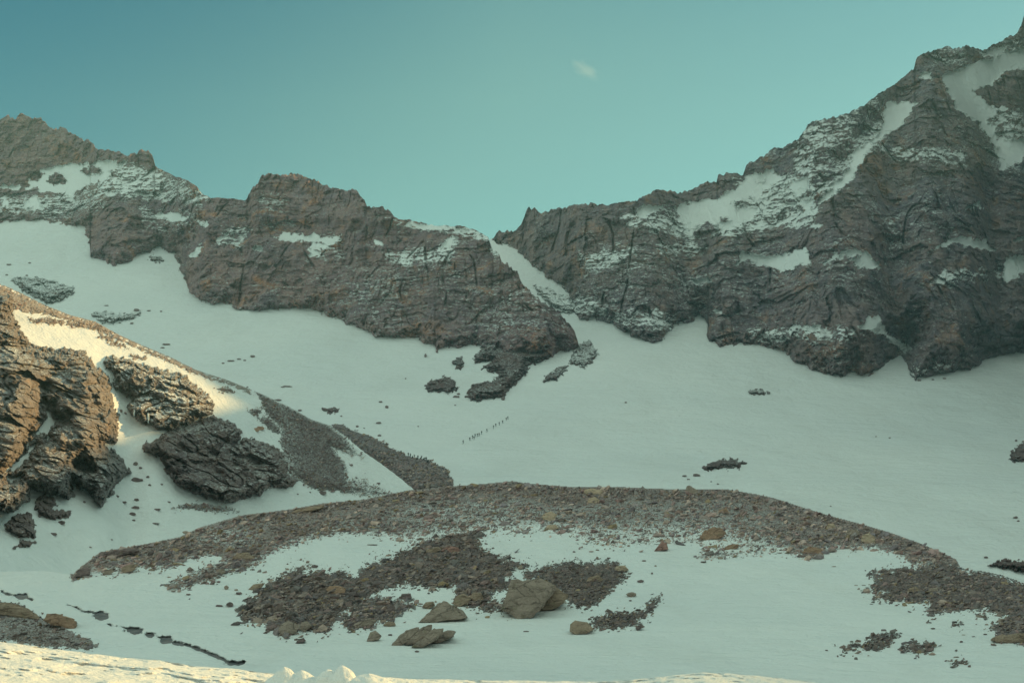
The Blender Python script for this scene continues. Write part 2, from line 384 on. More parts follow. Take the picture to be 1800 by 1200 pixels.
ROCKDISP_SEED = 0
def rock_disp(P, s=1.0, tilt=0.05, cracks=1.0, strata=1.0, blk=1.0):
    """displacement in metres towards the viewer; s scales feature size"""
    q = P/s
    w = q + 2.2*np.stack([fbm(q/22.0+5, 2), fbm(q/22.0+9, 2), fbm(q/22.0+2, 2)], -1)
    but = fbm(w*np.array([1/55., 1/90., 1/120.]), 3, 0.5, ridged=True)          # buttresses
    rib = fbm(w*np.array([1/15., 1/30., 1/55.]), 3, 0.6, ridged=True)
    cle = np.abs(perlin(w*np.array([1/24., 1/60., 1/210.])+40)); cle = np.exp(-(cle/0.03)**2)*sstep(-0.1, 0.3, fbm(q/28.0+61, 2))   # clefts
    cle2 = np.abs(perlin(q*np.array([1/8., 1/20., 1/60.])+70)); cle2 = np.exp(-(cle2/0.05)**2)*sstep(-0.1, 0.3, fbm(q/13.0+81, 2))
    zz = q[..., 2] + tilt*q[..., 0] + 5*fbm(q/110.0+31, 2) + 1.3*fbm(q/9.0, 3)
    def steps(z, per, sh):
        f = z/per; k = np.floor(f); r = f-k
        return (k + sstep(0, sh, r)) * per - z
    am = sstep(-0.2, 0.5, fbm(q/34.0+77, 2)); am2 = sstep(-0.1, 0.4, fbm(q/18.0+55, 3)); zz = zz + 0.10*q[..., 0]*0 + 9*perlin(q/140.0+12)
    st = steps(zz, 24., 0.25)*0.40*am + steps(zz*1.0+7, 8.5, 0.3)*0.60*am2 + steps(zz+3, 3.6, 0.3)*0.75*(1-0.5*am)
    def blocks(x, k, a): return (np.floor(x*k)+sstep(0, 0.25, x*k-np.floor(x*k)))*a
    jit = 0.8*np.stack([fbm(q/5.0+5, 2), fbm(q/5.0+9, 2), fbm(q/5.0+2, 2)], -1)
    b1 = blk*(cells((q+2*jit)*np.array([1/24., 1/40., 1/15.])+tilt*3, 1.8, 3.4))
    b2 = blk*(cells((q+jit)*np.array([1/8.0, 1/14., 1/5.5])+23, 0.65, 1.6)+0.5*cells((q+jit)*np.array([1/3.4, 1/7., 1/2.6])+3, 0.5, 0.9))
    mid = fbm(q*np.array([1/8., 1/8., 1/4.]), 4, 0.6)
    return s*(8*(but-0.6)*cracks + 2.6*(rib-0.6)*cracks - 6.5*cle*cracks - 2.4*cle2*cracks - strata*st + b1 + b2 + 0.9*mid)

def cliff(name, u0, u1, du, sky, edge, nr, smooth_n, rag_sky, snows, dusts, islands, mat, tilt, k_rock, front, extra=None, dispk=1.0, ledge=0.75, strata=1.0, blk=1.0):
    u = np.arange(u0, u1+du, du)
    nu = perlin(np.stack([u/7.0, u*0+1.5, u*0], -1))*6.0 + perlin(np.stack([u/3.1, u*0+8.5, u*0], -1))*4.5
    nb = np.floor(perlin(np.stack([u/9.0, u*0+4.5, u*0], -1))*6)*1.1
    skyv = interp(sky, u) + (nu+nb)*rag_sky(u)
    ev = interp(edge, u)
    es = smooth1(ev, smooth_n)
    top = lambda x: np.interp(x, u, skyv)
    def bot(x): return np.maximum(np.interp(x, u, ev), np.interp(x, u, es)) + 14
    def yf(U, V): return yS(U, V)
    def disp(U, V, Y, at):
        d = pline_dist(edge, U, V)*np.sign(interp(edge, U)-V)
        d = d + n2(U, V, 16, 4, 2.0, 1.3, 0.6)*5.5
        esU = np.interp(U, u, es)
        R0 = yS(U, np.maximum(esU, V)+front) + k_rock*(esU-V)
        if extra is not None: R0 = R0 + extra(U, V)
        P = world_pt(U, V, R0)
        D = rock_disp(P, 1.0, tilt, 1.0, strata, blk)*dispk
        sn = np.full(U.shape, -50.0)
        for p in snows: sn = np.maximum(sn, sdist(p, U, V))
        for (a, b, rx, ry) in islands: sn = np.minimum(sn, (np.sqrt(((U-a)/rx)**2+((V-b)/ry)**2)-1)*min(rx, ry))
        sn = sn + n2(U, V, 13, 4, 9.0, 1.2, 0.6)*6.0
        sm = sstep(-1.5, 2.5, sn)
        D = D*(1-0.85*sm) - 2.0*sm
        R = R0 - D
        gap = np.maximum(yS(U, V) - R, 1.0)
        R2 = yS(U, V) - np.minimum(gap, 1.3*np.maximum(d, 0)+0.8)
        Y2 = np.where(d > 0, R2, yS(U, V)+1.5+np.minimum(-d, 8)*0.8)
        # skyline: keep the top edge where it is
        at['sm'] = sm
        du_ = np.zeros(U.shape)
        for p, wgt in dusts: du_ = np.maximum(du_, wgt*sstep(-8, 8, sdist(p, U, V) + n2(U, V, 18, 3, 4.0)*10))
        at['dust'] = du_
        at['edge'] = d
        return Y2
    def attr(P, at, nb_, U, V):
        nz = normal_z(P)
        nzs = np.where(np.isfinite(nz), nz, 0)
        lo = fbm(P/70.0+3, 3)
        a = 0.30*sstep(0.35, 0.80, nzs)*ledge + 0.26*lo*ledge + 0.20
        a = a + at['dust']*0.55*(0.5+sstep(0.1, 0.6, nzs))
        a = a*(1-at['sm']) + at['sm']*1.6
        if nb_: a[:nb_] = 0.7
        return {'snow': a}
    o = sheet(name, u0, u1, du, top, bot, nr, yf, mat, back=((6, -2), (30, -35), (90, -110), (220, -260)), disp=disp, attr_fun=attr, smooth=False)
    return o

SN_L = [[(0,324),(50,327),(47,307),(80,297),(110,287),(147,288),(177,283),(223,284),(197,300),(183,317),(150,323),(130,340),(127,352),(110,338),(67,334),(0,331),(-60,331),(-60,324)],
 [(38,364),(60,343),(77,367),(60,368)], [(2,356),(10,347),(19,360),(12,362)], [(270,377),(310,372),(328,383),(310,392),(287,385)], [(350,392),(365,387),(360,402)],
 [(382,423),(405,405),(397,417)], [(333,450),(352,430),(360,438),(342,452)], [(482,415),(502,409),(533,413),(576,417),(604,413),(584,429),(557,425),(540,423),(500,425)],
 [(547,427),(572,429),(576,437),(549,437)], [(543,440),(556,441),(570,450),(545,453)], [(445,434),(464,434),(462,441),(447,440)],
 [(715,389),(752,395),(811,398),(843,410),(811,406),(760,404),(715,396)], [(770,432),(796,413),(803,417),(788,435),(776,440)], [(655,420),(664,424),(672,432),(660,430)]]
DU_L = [([(205,290),(265,292),(353,338),(365,350),(330,362),(250,348),(200,345),(150,345),(130,340),(190,310)], 0.85),
 ([(390,405),(440,405),(430,430),(380,428)], 0.6), ([(675,440),(700,448),(770,430),(800,410),(810,420),(790,455),(700,465),(675,458)], 0.7),
 ([(455,385),(520,388),(510,400),(460,398)], 0.4), ([(690,390),(860,405),(866,425),(790,412),(690,400)], 0.75), ([(0,340),(190,340),(180,370),(0,375)], 0.45), ([(250,365),(350,370),(350,410),(240,400)], 0.35),
 ([(445,340),(510,345),(505,375),(455,370)], 0.25), ([(545,415),(600,415),(600,450),(540,455)], 0.45), ([(860,420),(880,430),(880,450),(866,440)], 0.6)]
IS_L = [(62,306,15,10),(98,314,17,11),(160,300,13,7),(28,318,22,8),(12,322,10,5)]
def ragL(u): return np.where((u > 270) & (u < 430), 0.25, np.where((u > 866), 0.7, np.where((u > 700), 0.30, 0.55)))
def extraL(U, V):
    e = 26*sstep(300, 200, U)*sstep(430, 300, V)                       # left peak stands farther back above its ledge
    e = e - 7*sstep(436, 446, U)*sstep(650, 636, U)*sstep(395, 380, V)  # the square butte
    e = e - 10*np.exp(-((U-960)/60.)**2)*sstep(480, 600, V)            # buttress by the gully
    e = e + 8*np.exp(-((U-425)/22.)**2)
    return e
mL = cliff('mountain', -150, 1017, 1.5, SKY_L + GULLY[1:], EDGE_L, 250, 28, ragL, SN_L, DU_L, IS_L, M_ROCK_LEFT, 0.03, 0.36, 8, extraL, strata=0.5, blk=1.1)
tag(mL, 'long brown rock ridge with a square summit block left of the snow gully', 'mountain', kind='structure')

SN_R = [[(1195,359),(1225,352),(1262,348),(1304,324),(1315,309),(1356,298),(1371,312),(1349,331),(1334,342),(1334,372),(1300,395),(1274,410),(1255,410),(1244,391),(1225,399),(1214,417),(1202,395),(1191,376)],
 [(1120,359),(1157,361),(1180,357),(1150,372),(1131,386),(1118,378)], [(1386,324),(1424,307),(1420,331),(1400,345),(1392,335)], [(1405,350),(1432,350),(1427,375),(1415,372)],
 [(1292,467),(1304,444),(1349,449),(1386,444),(1416,436),(1424,451),(1427,462),(1401,468),(1379,476),(1337,466),(1315,457)],
 [(1556,181),(1613,181),(1590,215),(1556,238),(1528,258),(1499,317),(1437,363),(1429,365),(1470,317),(1492,295),(1497,270),(1514,255),(1543,238),(1551,210)],
 [(1655,133),(1732,105),(1800,79),(1860,60),(1860,119),(1771,125),(1737,153),(1709,159),(1737,187),(1771,190),(1737,210),(1754,244),(1800,244),(1860,230),(1860,290),(1800,278),(1760,300),(1751,261),(1720,215),(1686,193),(1666,164)],
 [(1448,462),(1471,442),(1522,440),(1550,470),(1520,472),(1490,458),(1470,455)], [(1635,440),(1686,416),(1732,422),(1749,439),(1715,436),(1681,427)], [(1763,487),(1766,456),(1800,446),(1850,440),(1850,470),(1800,478),(1771,493)],
 [(1513,577),(1528,556),(1545,556),(1560,586),(1600,612),(1592,618),(1550,588)], [(1698,364),(1720,357),(1728,366)], [(1783,423),(1800,414),(1840,412),(1840,422)],
 [(1395,574),(1440,572),(1435,584),(1405,580)], [(1615,128),(1640,126),(1636,136),(1618,134)], [(1725,90),(1765,80),(1762,95),(1730,100)], [(1255,545),(1268,541),(1266,550)], [(1215,492),(1240,489),(1250,494),(1220,498)]]
DU_R = [([(1090,370),(1200,365),(1218,418),(1160,410),(1100,395)], 0.75), ([(1290,320),(1430,305),(1440,400),(1360,402),(1270,412)], 0.85), ([(1020,450),(1120,430),(1125,445),(1030,480)], 0.6),
 ([(1400,160),(1560,165),(1560,240),(1450,350),(1400,300)], 0.5), ([(1540,250),(1700,270),(1700,290),(1560,280)], 0.5), ([(1470,300),(1560,380),(1590,420),(1560,410)], 0.3), ([(1160,425),(1240,430),(1235,450),(1160,445)], 0.6),
 ([(1080,555),(1150,545),(1190,560),(1180,580),(1100,575)], 0.6), ([(1320,580),(1440,570),(1560,580),(1450,600),(1340,600)], 0.6), ([(1650,475),(1760,470),(1760,500),(1640,500)], 0.6), ([(1700,190),(1860,190),(1860,250),(1750,250)], 0.4),
 ([(875,420),(905,430),(905,450),(885,445)], 0.6), ([(985,515),(1040,530),(1060,548),(1010,552)], 0.7), ([(1600,640),(1680,630),(1680,650),(1600,662)], 0.5), ([(1640,70),(1800,60),(1800,110),(1640,110)], 0.3)]
IS_R = [(1312,358,22,10),(1245,402,14,10),(1340,322,5,3),(1770,150,18,9),(1275,385,6,4),(1390,345,10,8),(1500,452,12,4)]
def ragR(u): return np.where(u < 1100, 0.5, 0.5)
def extraR(U, V):
    e = -18*sstep(1330, 1560, U)*sstep(150, 420, V)
    e = e + 12*np.exp(-((U-1510+0.9*(V-250))/26.)**2)*sstep(420, 330, V)     # couloir
    e = e + 14*np.exp(-((U-1700-0.55*(V-170))/30.)**2)*sstep(330, 260, V)
    e = e + 9*np.exp(-((U-1745-0.1*(V-400))/14.)**2)*sstep(250, 330, V)
    e = e + 8*np.exp(-((U-1560-0.25*(V-470))/16.)**2)*sstep(400, 470, V)
    e = e + 7*np.exp(-((U-1430-0.25*(V-470))/10.)**2)*sstep(440, 480, V)
    e = e + 16*sstep(960, 880, U)
    return e
mR = cliff('mountain', 862, 1960, 1.5, SKY_R, EDGE_R, 340, 34, ragR, SN_R, DU_R, IS_R, M_ROCK_RIGHT, 0.07, 0.30, 8, extraR, strata=0.35, blk=1.3)
tag(mR, 'grey rock wall with snow ledges rising to the peak right of the snow gully', 'mountain', kind='structure')

# unseen ridge added right of the frame, crest shaped to place the valley's shade
def shade_ridge():
    pts = [(-400,260,300),(-150,190,300),(60,140,300),(140,129,300),(157,131.5,300),(175,141,300),(200,160,300),(316,172,300),(345,184,300),(367,189,300),(389,197,300),(410,201.5,300),(425,204.5,300),(438,206,300),(446,225,302),(462,330,306),(500,440,315),(580,520,335),(680,560,372),(760,560,420),(900,520,520)]
    Pn = np.array(pts, float)
    yy = np.linspace(-400, 900, 440)
    ln = np.stack([np.interp(yy, Pn[:, 0], Pn[:, 2]), yy, np.interp(yy, Pn[:, 0], Pn[:, 1])], -1)
    ln[:, 2] += perlin(np.stack([yy/7, yy*0, yy*0+2], -1))*2.2*np.where(yy < 330, 0.8, 0.6)
    sl = np.concatenate([-(np.linspace(1, 0, 40)**1.6), np.linspace(0, 1, 40)[1:]**1.6])
    V = np.zeros((len(sl), len(yy), 3)); at = {}
    for j, a in enumerate(sl):
        wl = np.interp(yy, [-400, 100, 300, 450, 700, 900], [190, 190, 120, 80, 60, 60]); w = wl if a < 0 else 300.0
        V[j, :, 0] = ln[:, 0] + a*w; V[j, :, 1] = yy
        V[j, :, 2] = ln[:, 2]*(1-abs(a)**0.8) - 40*abs(a)
    off = (fbm(V/60.0, 4)*10 + fbm(V/14.0, 3)*2.5)*sstep(0.0, 0.08, np.abs(sl))[:, None]
    V[..., 0] += off*np.sign(sl)[:, None]
    sn = 0.45+0.5*fbm(V/80.0+4, 3)
    return mesh_obj('mountain', V.reshape(-1, 3), grid_faces(len(sl), len(yy)), M_ROCK_RIGHT, smooth=False, attrs={'snow': sn.reshape(-1)})
tag(shade_ridge(), 'unseen snow streaked side ridge added to throw shade over the valley', 'mountain', kind='structure')

# spur on the left: snow slope, crags, scree
SPUR = [(-500,300),(-200,420),(-100,465),(0,501),(20,509),(42,520),(83,540),(121,555),(167,567),(208,590),(250,609),(292,626),(342,651),(400,670),(440,686),(462,695),(507,716),(547,739),(582,750),(614,773),(644,797),(675,818),(706,842),(730,862),(760,890),(800,940)]
def spur_disp(U, V, Y, at):
    P = world_pt(U, V, Y)
    return Y + 2.2*fbm(P/40.0, 3) + 0.35*fbm(P/8.0, 3) + 5*np.exp(-((U-225)/30.)**2)*sstep(640, 700, V)
o = sheet('snow_slope', -500, 800, 2.5, lambda u: interp(SPUR, u)+perlin(np.stack([u/6, u*0, u*0+3.3], -1))*1.2, lambda u: np.full(u.shape, 1060.0), 190, ySpur, M_SNOW_MID, back=((3, -1), (20, -12), (90, -70)), disp=spur_disp)
tag(o, kind='structure')

# near valley floor with the moraine mound
def g_disp(U, V, Y, at):
    P = world_pt(U, V, Y)
    Y = Y + 2.6*fbm(P/28.0, 2)*sstep(1230, 1150, V)*sstep(0, 40, V-interp(CREST, U)) + 0.35*fbm(P/6.0, 3)
    f = stream_field(U, V)
    return Y + 1.7*sstep(-2.0, 2.0, f)                     # sunk bed
gtop = lambda u: interp(CREST, u)+perlin(np.stack([u/7, u*0, u*0+6.3], -1))*1.0
o = sheet('snow_field', -600, 2400, 2.2, gtop, lambda u: np.full(u.shape, 1258.0), 210, yG, M_SNOW_MID, back=((3, -0.6), (14, -6), (50, -22)), disp=g_disp)
tag(o, kind='structure')

# ------------------------------------------------------------------ patches that stand out of the snow
def patch(name, polys, base, mat, step=1.2, lift=lambda sd: np.minimum(0.06*sd+0.2, 2.0), rag=(6, 4.0), disp=None, holes=(), dust=0.0, dustf=None, nzk=0.3, marg=3.0, clip=None, seed=0.0, asp=1.0, smooth=False):
    A = np.concatenate([np.array(p, float) for p in polys])
    u = np.arange(A[:, 0].min()-marg-3, A[:, 0].max()+marg+3+step, step); v = np.arange(A[:, 1].min()-marg-3, A[:, 1].max()+marg+3+step, step)
    U, V = np.meshgrid(u, v)
    sd = sdists(polys, U, V)
    for h in holes: sd = np.minimum(sd, -sdist(h, U, V))
    sd = sd + n2(U, V, rag[0], 4, 1.0+seed, asp, 0.6)*rag[1]
    if clip is not None: sd = np.minimum(sd, (V-interp(clip, U))*1.0+2.2)
    B = base(U, V)
    P = world_pt(U, V, B)
    L = np.where(sd > 0, lift(np.maximum(sd, 0)), np.maximum(sd, -4)*0.25)
    if disp is not None: L = np.where(sd > 0, np.maximum(L + disp(P, U, V)*sstep(0, 8, sd), 0.10), L)
    Y = B - L
    P = world_pt(U, V, Y)
    nz = normal_z(P)
    a = dust + nzk*sstep(0.3, 0.85, nz) + 0.12*fbm(P/20.0, 3)
    if dustf is not None: a = a + dustf(U, V, sd)
    keep = (sd > -marg)
    if clip is not None: keep &= V > interp(clip, U)-1.3
    kf = keep[:-1, :-1] | keep[1:, :-1] | keep[:-1, 1:] | keep[1:, 1:]
    F = grid_faces(len(v), len(u), kf)[:, ::-1]
    Vv, F, at = compact(P.reshape(-1, 3), F, {'snow': a.reshape(-1)})
    return mesh_obj(name, Vv, F, mat, smooth=smooth, attrs=at)

def bowlY(U, V): return bowl_disp(U, V, yS(U, V), {})
def spurY(U, V): return spur_disp(U, V, ySpur(U, V), {})
def groundY(U, V):
    P = world_pt(U, V, yG(U, V))
    return yG(U, V) + 2.6*fbm(P/28.0, 2)*sstep(1230, 1150, V)*sstep(0, 40, V-interp(CREST, U)) + 0.35*fbm(P/6.0, 3)

def far_disp(P, U, V): return rock_disp(P, 0.35, 0.1)*0.9
OUT = [
 ('grey snow dusted rock outcrop low in the bowl, above the sunlit spur', [[(20,490),(60,488),(100,495),(128,505),(130,513),(110,527),(83,533),(60,520),(37,508)]], 0.42),
 ('thin dark rock strip in the snow above the middle of the sunlit spur', [[(160,551),(187,548),(215,554),(247,547),(250,551),(230,560),(200,567),(180,565),(167,558)]], 0.42),
 ('small round reddish outcrop under the ridge beside the deep snow bay', [[(262,453),(273,448),(285,457),(273,462)]], 0.3),
 ('isolated dark lens shaped outcrop left of the red rock tongue', [[(747,680),(756,668),(770,666),(784,662),(793,664),(800,672),(805,682),(792,689),(770,688),(753,687)]], 0.1),
 ('small grey diamond shaped outcrop just above the lens shaped one', [[(794,636),(807,628),(816,638),(809,650),(800,645)]], 0.15),
 ('long reddish rock tongue hanging down into the snow bowl', [[(850,606),(833,627),(835,635),(862,635),(847,648),(874,654),(880,662),(860,670),(831,676),(819,697),(835,705),(856,700),(870,699),(884,701),(894,684),(925,656),(929,640),(945,638),(960,632),(975,622),(940,604)]], 0.12),
 ('snow dusted rubble rib at the foot of the snow gully', [[(1007,621),(1000,640),(1010,641),(1027,644),(1040,636),(1050,621),(1043,607),(1036,598),(1019,605)]], 0.32),
 ('narrow slanting outcrop below the rubble rib of the gully', [[(956,670),(962,660),(970,655),(991,640),(997,646),(988,658),(978,667)]], 0.2),
 ('dark rock island on the open snow above the moraine crest', [[(1236,821),(1250,813),(1267,808),(1286,806),(1300,811),(1309,814),(1297,821),(1267,823),(1241,825)]], 0.05),
 ('dark ragged rock cut off by the right frame edge high on the snow', [[(1774,810),(1779,795),(1790,783),(1800,776),(1840,770),(1840,812),(1800,810)]], 0.0),
 ('low dark outcrop at the right frame edge above the moraine tail', [[(1738,993),(1762,983),(1800,986),(1840,988),(1840,1003),(1800,1003),(1774,999),(1755,995)]], 0.0),
 ('small flat outcrop on the snow below the right rock wall', [[(1315,690),(1325,685),(1342,686),(1352,690),(1335,694)]], 0.2),
 ('snow choked rocks filling the middle of the snow gully', [[(938,502),(955,503),(975,512),(1003,524),(1012,545),(1000,552),(985,545),(960,530),(945,516)]], 0.52),
 ('small flat dark outcrop in the snow above the upper end of the scree ribbon', [[(568,719),(580,716),(596,718),(594,724),(572,725)]], 0.1),
]
for lab, polys, dust in OUT:
    near = 'frame edge above the moraine tail' in lab
    A = np.array(polys[0]); size = np.ptp(A[:, 0])
    o = patch('rock_outcrop', polys, bowlY, M_ROCK_OUT, 1.1, lift=lambda sd, s=size: np.minimum(0.9*sd+1.0, 2.0+s*0.07), rag=(7, 5.0), disp=far_disp, dust=dust, nzk=0.3, asp=1.4)
    tag(o, lab, 'rock outcrop', group='rock outcrops in the snow bowl')

# scree ribbon in the bowl (the party rests on its upper rim)
SPIT = [(582,746),(599,746),(626,760),(654,768),(690,789),(721,803),(751,809),(776,821),(790,829),(786,835),(797,842),(794,870),(720,870),(706,846),(675,822),(644,801),(614,776)]
def ySpit(U, V): return bowlY(U, V)*1.0 - 6*0
def ribbonlift(sd): return np.minimum(1.4*sd+1.0, 26.0)
o = patch('scree_ribbon', [SPIT], bowlY, M_SCREE_F, 1.1, lift=ribbonlift, rag=(5, 2.0), disp=lambda P, U, V: 2.0*fbm(P/6.0, 4, 0.6), dust=0.22, nzk=0.15)
tag(o, 'ribbon of grey scree running down the snow behind the spur', 'scree', kind='stuff')

# scree apron on the end of the spur
APRON = [(452,690),(466,684),(507,704),(547,727),(571,743),(597,762),(618,782),(637,801),(614,797),(583,785),(598,803),(608,821),(613,846),(640,862),(614,864),(553,860),(534,846),(504,830),(492,815),(498,794),(492,772),(495,751),(473,732),(461,711)]
SPURTOP = [(-20,496),(0,501),(42,520),(83,540),(121,555),(167,567),(208,590),(250,609),(292,626),(342,651),(400,670),(440,686),(440,689),(400,675),(342,656),(300,637),(250,616),(208,597),(170,577),(121,563),(83,553),(50,548),(22,540),(-20,520)]
STRIPS = [[(50,559),(90,560),(140,568),(190,574),(215,588),(180,582),(130,572),(90,569),(60,565)], [(232,624),(257,626),(256,630),(236,629)], [(383,683),(400,680),(414,688),(395,688)], [(172,583),(205,600),(225,612),(200,604),(180,594)], [(455,735),(470,732),(492,752),(495,762),(480,757),(465,746)], [(435,722),(455,718),(462,726),(445,728)], [(304,892),(330,886),(360,886),(400,892),(420,899),(380,898),(340,894)], [(600,845),(640,838),(650,850),(690,868),(640,870),(600,864)]]
o = patch('scree_crest', [SPURTOP]+STRIPS[:2]+STRIPS[3:4], spurY, M_SCREE_L, 1.15, lift=lambda sd: np.minimum(0.08*sd+0.18, 0.9), rag=(7, 5.0), disp=lambda P, U, V: 0.3*fbm(P/1.6, 4, 0.65), dust=0.30, nzk=0.1, clip=SPUR, asp=1.4)
tag(o, 'pale brown gravel along the sunlit crest of the left spur', 'scree', kind='stuff')
o = patch('scree_apron', [APRON]+[STRIPS[2]]+STRIPS[4:], spurY, M_SCREE_F, 1.15, lift=lambda sd: np.minimum(0.10*sd+0.25, 1.6), rag=(6, 4.0), disp=lambda P, U, V: 0.4*fbm(P/1.6, 4, 0.65), dust=0.30, nzk=0.15, clip=SPUR,
          dustf=lambda U, V, sd: 0.14*np.exp(-((U-500-(V-750)*0.15)/22.)**2)+0.30*sstep(590, 640, U)+0.2*sstep(6, 0, sd), asp=1.2)
tag(o, 'smooth grey scree slope covering the tail of the left spur', 'scree', kind='stuff')

C1 = [(-60,517),(0,517),(21,517),(22,547),(33,576),(50,601),(83,613),(117,613),(150,617),(167,642),(188,659),(196,680),(200,713),(208,730),(208,751),(204,778),(183,780),(198,790),(208,797),(217,809),(229,830),(204,855),(179,890),(171,890),(158,863),(138,857),(129,842),(125,863),(131,872),(121,876),(83,867),(54,857),(50,880),(25,897),(-60,905)]
C1H = [[(85,715),(94,734),(110,738),(90,751),(85,770),(79,759),(65,761),(79,738)], [(54,782),(65,778),(50,805),(25,828),(5,830),(28,813),(44,797)], [(133,817),(144,811),(156,820),(142,824)], [(198,795),(223,790),(217,806)], [(12,838),(38,834),(34,845),(14,846)]]
C2 = [(183,628),(200,624),(233,636),(271,645),(325,659),(346,678),(367,693),(377,709),(375,726),(346,738),(325,747),(300,757),(279,755),(263,743),(250,743),(233,730),(223,715),(233,705),(230,697),(213,690),(202,680),(200,655),(183,643)]
C3 = [(250,780),(271,774),(292,759),(325,747),(354,734),(375,730),(408,743),(425,757),(423,768),(417,778),(433,768),(458,776),(492,788),(500,805),(504,830),(521,843),(513,857),(479,855),(458,868),(446,872),(433,876),(404,884),(383,878),(354,870),(333,863),(317,857),(304,843),(288,822),(283,803),(267,799),(252,793)]
def crag_disp(k, tilt, extra=None):
    def f(P, U, V):
        q = P/ k
        w = q + 2.0*np.stack([fbm(q/20.0+5, 2), fbm(q/20.0+9, 2), fbm(q/20.0+2, 2)], -1)
        jj = 0.8*np.stack([fbm(q/3.0+5, 2), fbm(q/3.0+9, 2), fbm(q/3.0+2, 2)], -1)
        rid = fbm(w*np.array([1/22., 1/30., 1/30.]), 3, 0.5, ridged=True)
        cl = np.exp(-(perlin(w*np.array([1/15., 1/25., 1/24.])+40)/0.05)**2)
        zz = q[..., 2] + tilt*q[..., 0] + 2*fbm(q/14.0+31, 3)
        st = zz/5.5; st = (np.floor(st)+sstep(0, .3, st-np.floor(st)) - st)*5.5
        r = k*(5.5*(rid-0.55) - 4.0*cl + 3.4*cells((q+jj)*np.array([1/16., 1/22., 1/20.]), 1.1, 2.4) + 1.9*cells((q+jj)*np.array([1/6., 1/9., 1/7.5])+9, 0.8, 2.0) + 0.7*cells((q+jj)*np.array([1/2.4, 1/4., 1/3.])+4, 0.6, 1.8) + 0.5*fbm(q/4.0, 4, 0.6) - 0.3*st)
        if extra is not None: r = r + extra(U, V)
        return r
    return f
def c1x(U, V):
    e = 0
    e = e + 4.5*np.exp(-((U-25)/32.)**2)*sstep(600, 660, V)
    e = e + 4.5*np.exp(-((U-150)/26.)**2)*sstep(620, 660, V)*sstep(800, 760, V)
    e = e - 5.0*np.exp(-((U-62-(730-V)*0.35)/13.)**2)*sstep(640, 680, V)*sstep(860, 800, V)
    e = e + 3*np.exp(-((U-110)/30.)**2)*sstep(740, 770, V) + 2.5*np.exp(-((U-190)/22.)**2)*sstep(800, 820, V)
    return e
SPUR_CRAGS = [
 ('tall rugged ochre crag at the left frame edge, sun on its flanks', C1, C1H, M_CRAG, 0.42, -0.35, c1x, 0.10, 9.0),
 ('rounded brown crag in the middle of the spur with an icefall below it', C2, [], M_CRAG, 0.34, 0.30, None, 0.22, 6.0),
 ('dark shaded crag of leaning slabs at the foot of the spur', C3, [], M_CRAG_D, 0.36, -0.5, lambda U, V: -2.5*np.exp(-((V-755-0.2*(300-U))/6.)**2), 0.06, 7.0)]
for lab, pol, holes, mat, k, tilt, ex, dst, mx in SPUR_CRAGS:
    o = patch('crag', [pol], spurY, mat, 1.0, lift=lambda sd, m=mx: np.minimum(0.42*sd+0.5, m), rag=(9, 5.0), disp=crag_disp(k, tilt, ex), holes=holes, dust=dst-0.02, nzk=0.40)
    tag(o, lab, 'crag')
SM = [
 ('dark boulder pile below the tall left crag', [[(60,880),(75,868),(96,874),(101,888),(90,895),(125,898),(120,908),(95,912),(70,905),(62,893)]]),
 ('chain of dark rocks at the left edge near the valley floor', [[(8,922),(25,905),(54,901),(62,922),(62,943),(33,943),(12,932)]]),
 ('lowest flat grey rock at the left under the dark chain', [[(23,963),(38,949),(65,951),(57,958)]])]
for lab, pol in SM:
    o = patch('rock_outcrop', pol, spurY, M_CRAG_D, 1.0, lift=lambda sd: np.minimum(0.25*sd+0.3, 2.2), rag=(7, 4.0), disp=crag_disp(0.16, 0.2), dust=0.0, nzk=0.25)
    tag(o, lab, 'rock outcrop')
# icicles hanging from the middle crag
def icicle(u, v0, v1, w, lab):
    Y = float(spurY(np.array(u*1.), np.array(v1*1.)))-5.0
    a = world_pt(u, v0, Y); b = world_pt(u, v1, Y); n = 10; V = []; F = []
    for i in range(7):
        t = i/6; r = w*(1-t)**0.6*(1+0.25*random.random())*0.5+0.02; c = a+(b-a)*t + np.array([random.uniform(-.06, .06)]*3)
        for j in range(n): V.append(c+np.array([math.cos(j*2*math.pi/n)*r, math.sin(j*2*math.pi/n)*r, 0]))
    for i in range(6):
        for j in range(n): F.append((i*n+j, i*n+(j+1) % n, (i+1)*n+(j+1) % n, (i+1)*n+j))
    o = mesh_obj('icicle', np.array(V), np.array(F), M_ICE, smooth=True); tag(o, lab, 'icicle')
kk = NT('ice'); kk.set('Base Color', (0.72, 0.78, 0.78)); kk.set('Roughness', 0.35); kk.bump(kk.noise(kk.pos(), 2.0, 3), 0.6, 0.2); M_ICE = kk.m
icicle(261, 726, 745, 0.35, 'longest icicle hanging from the middle crag'); icicle(236, 720, 733, 0.28, 'shorter icicle at the left lip of the middle crag')

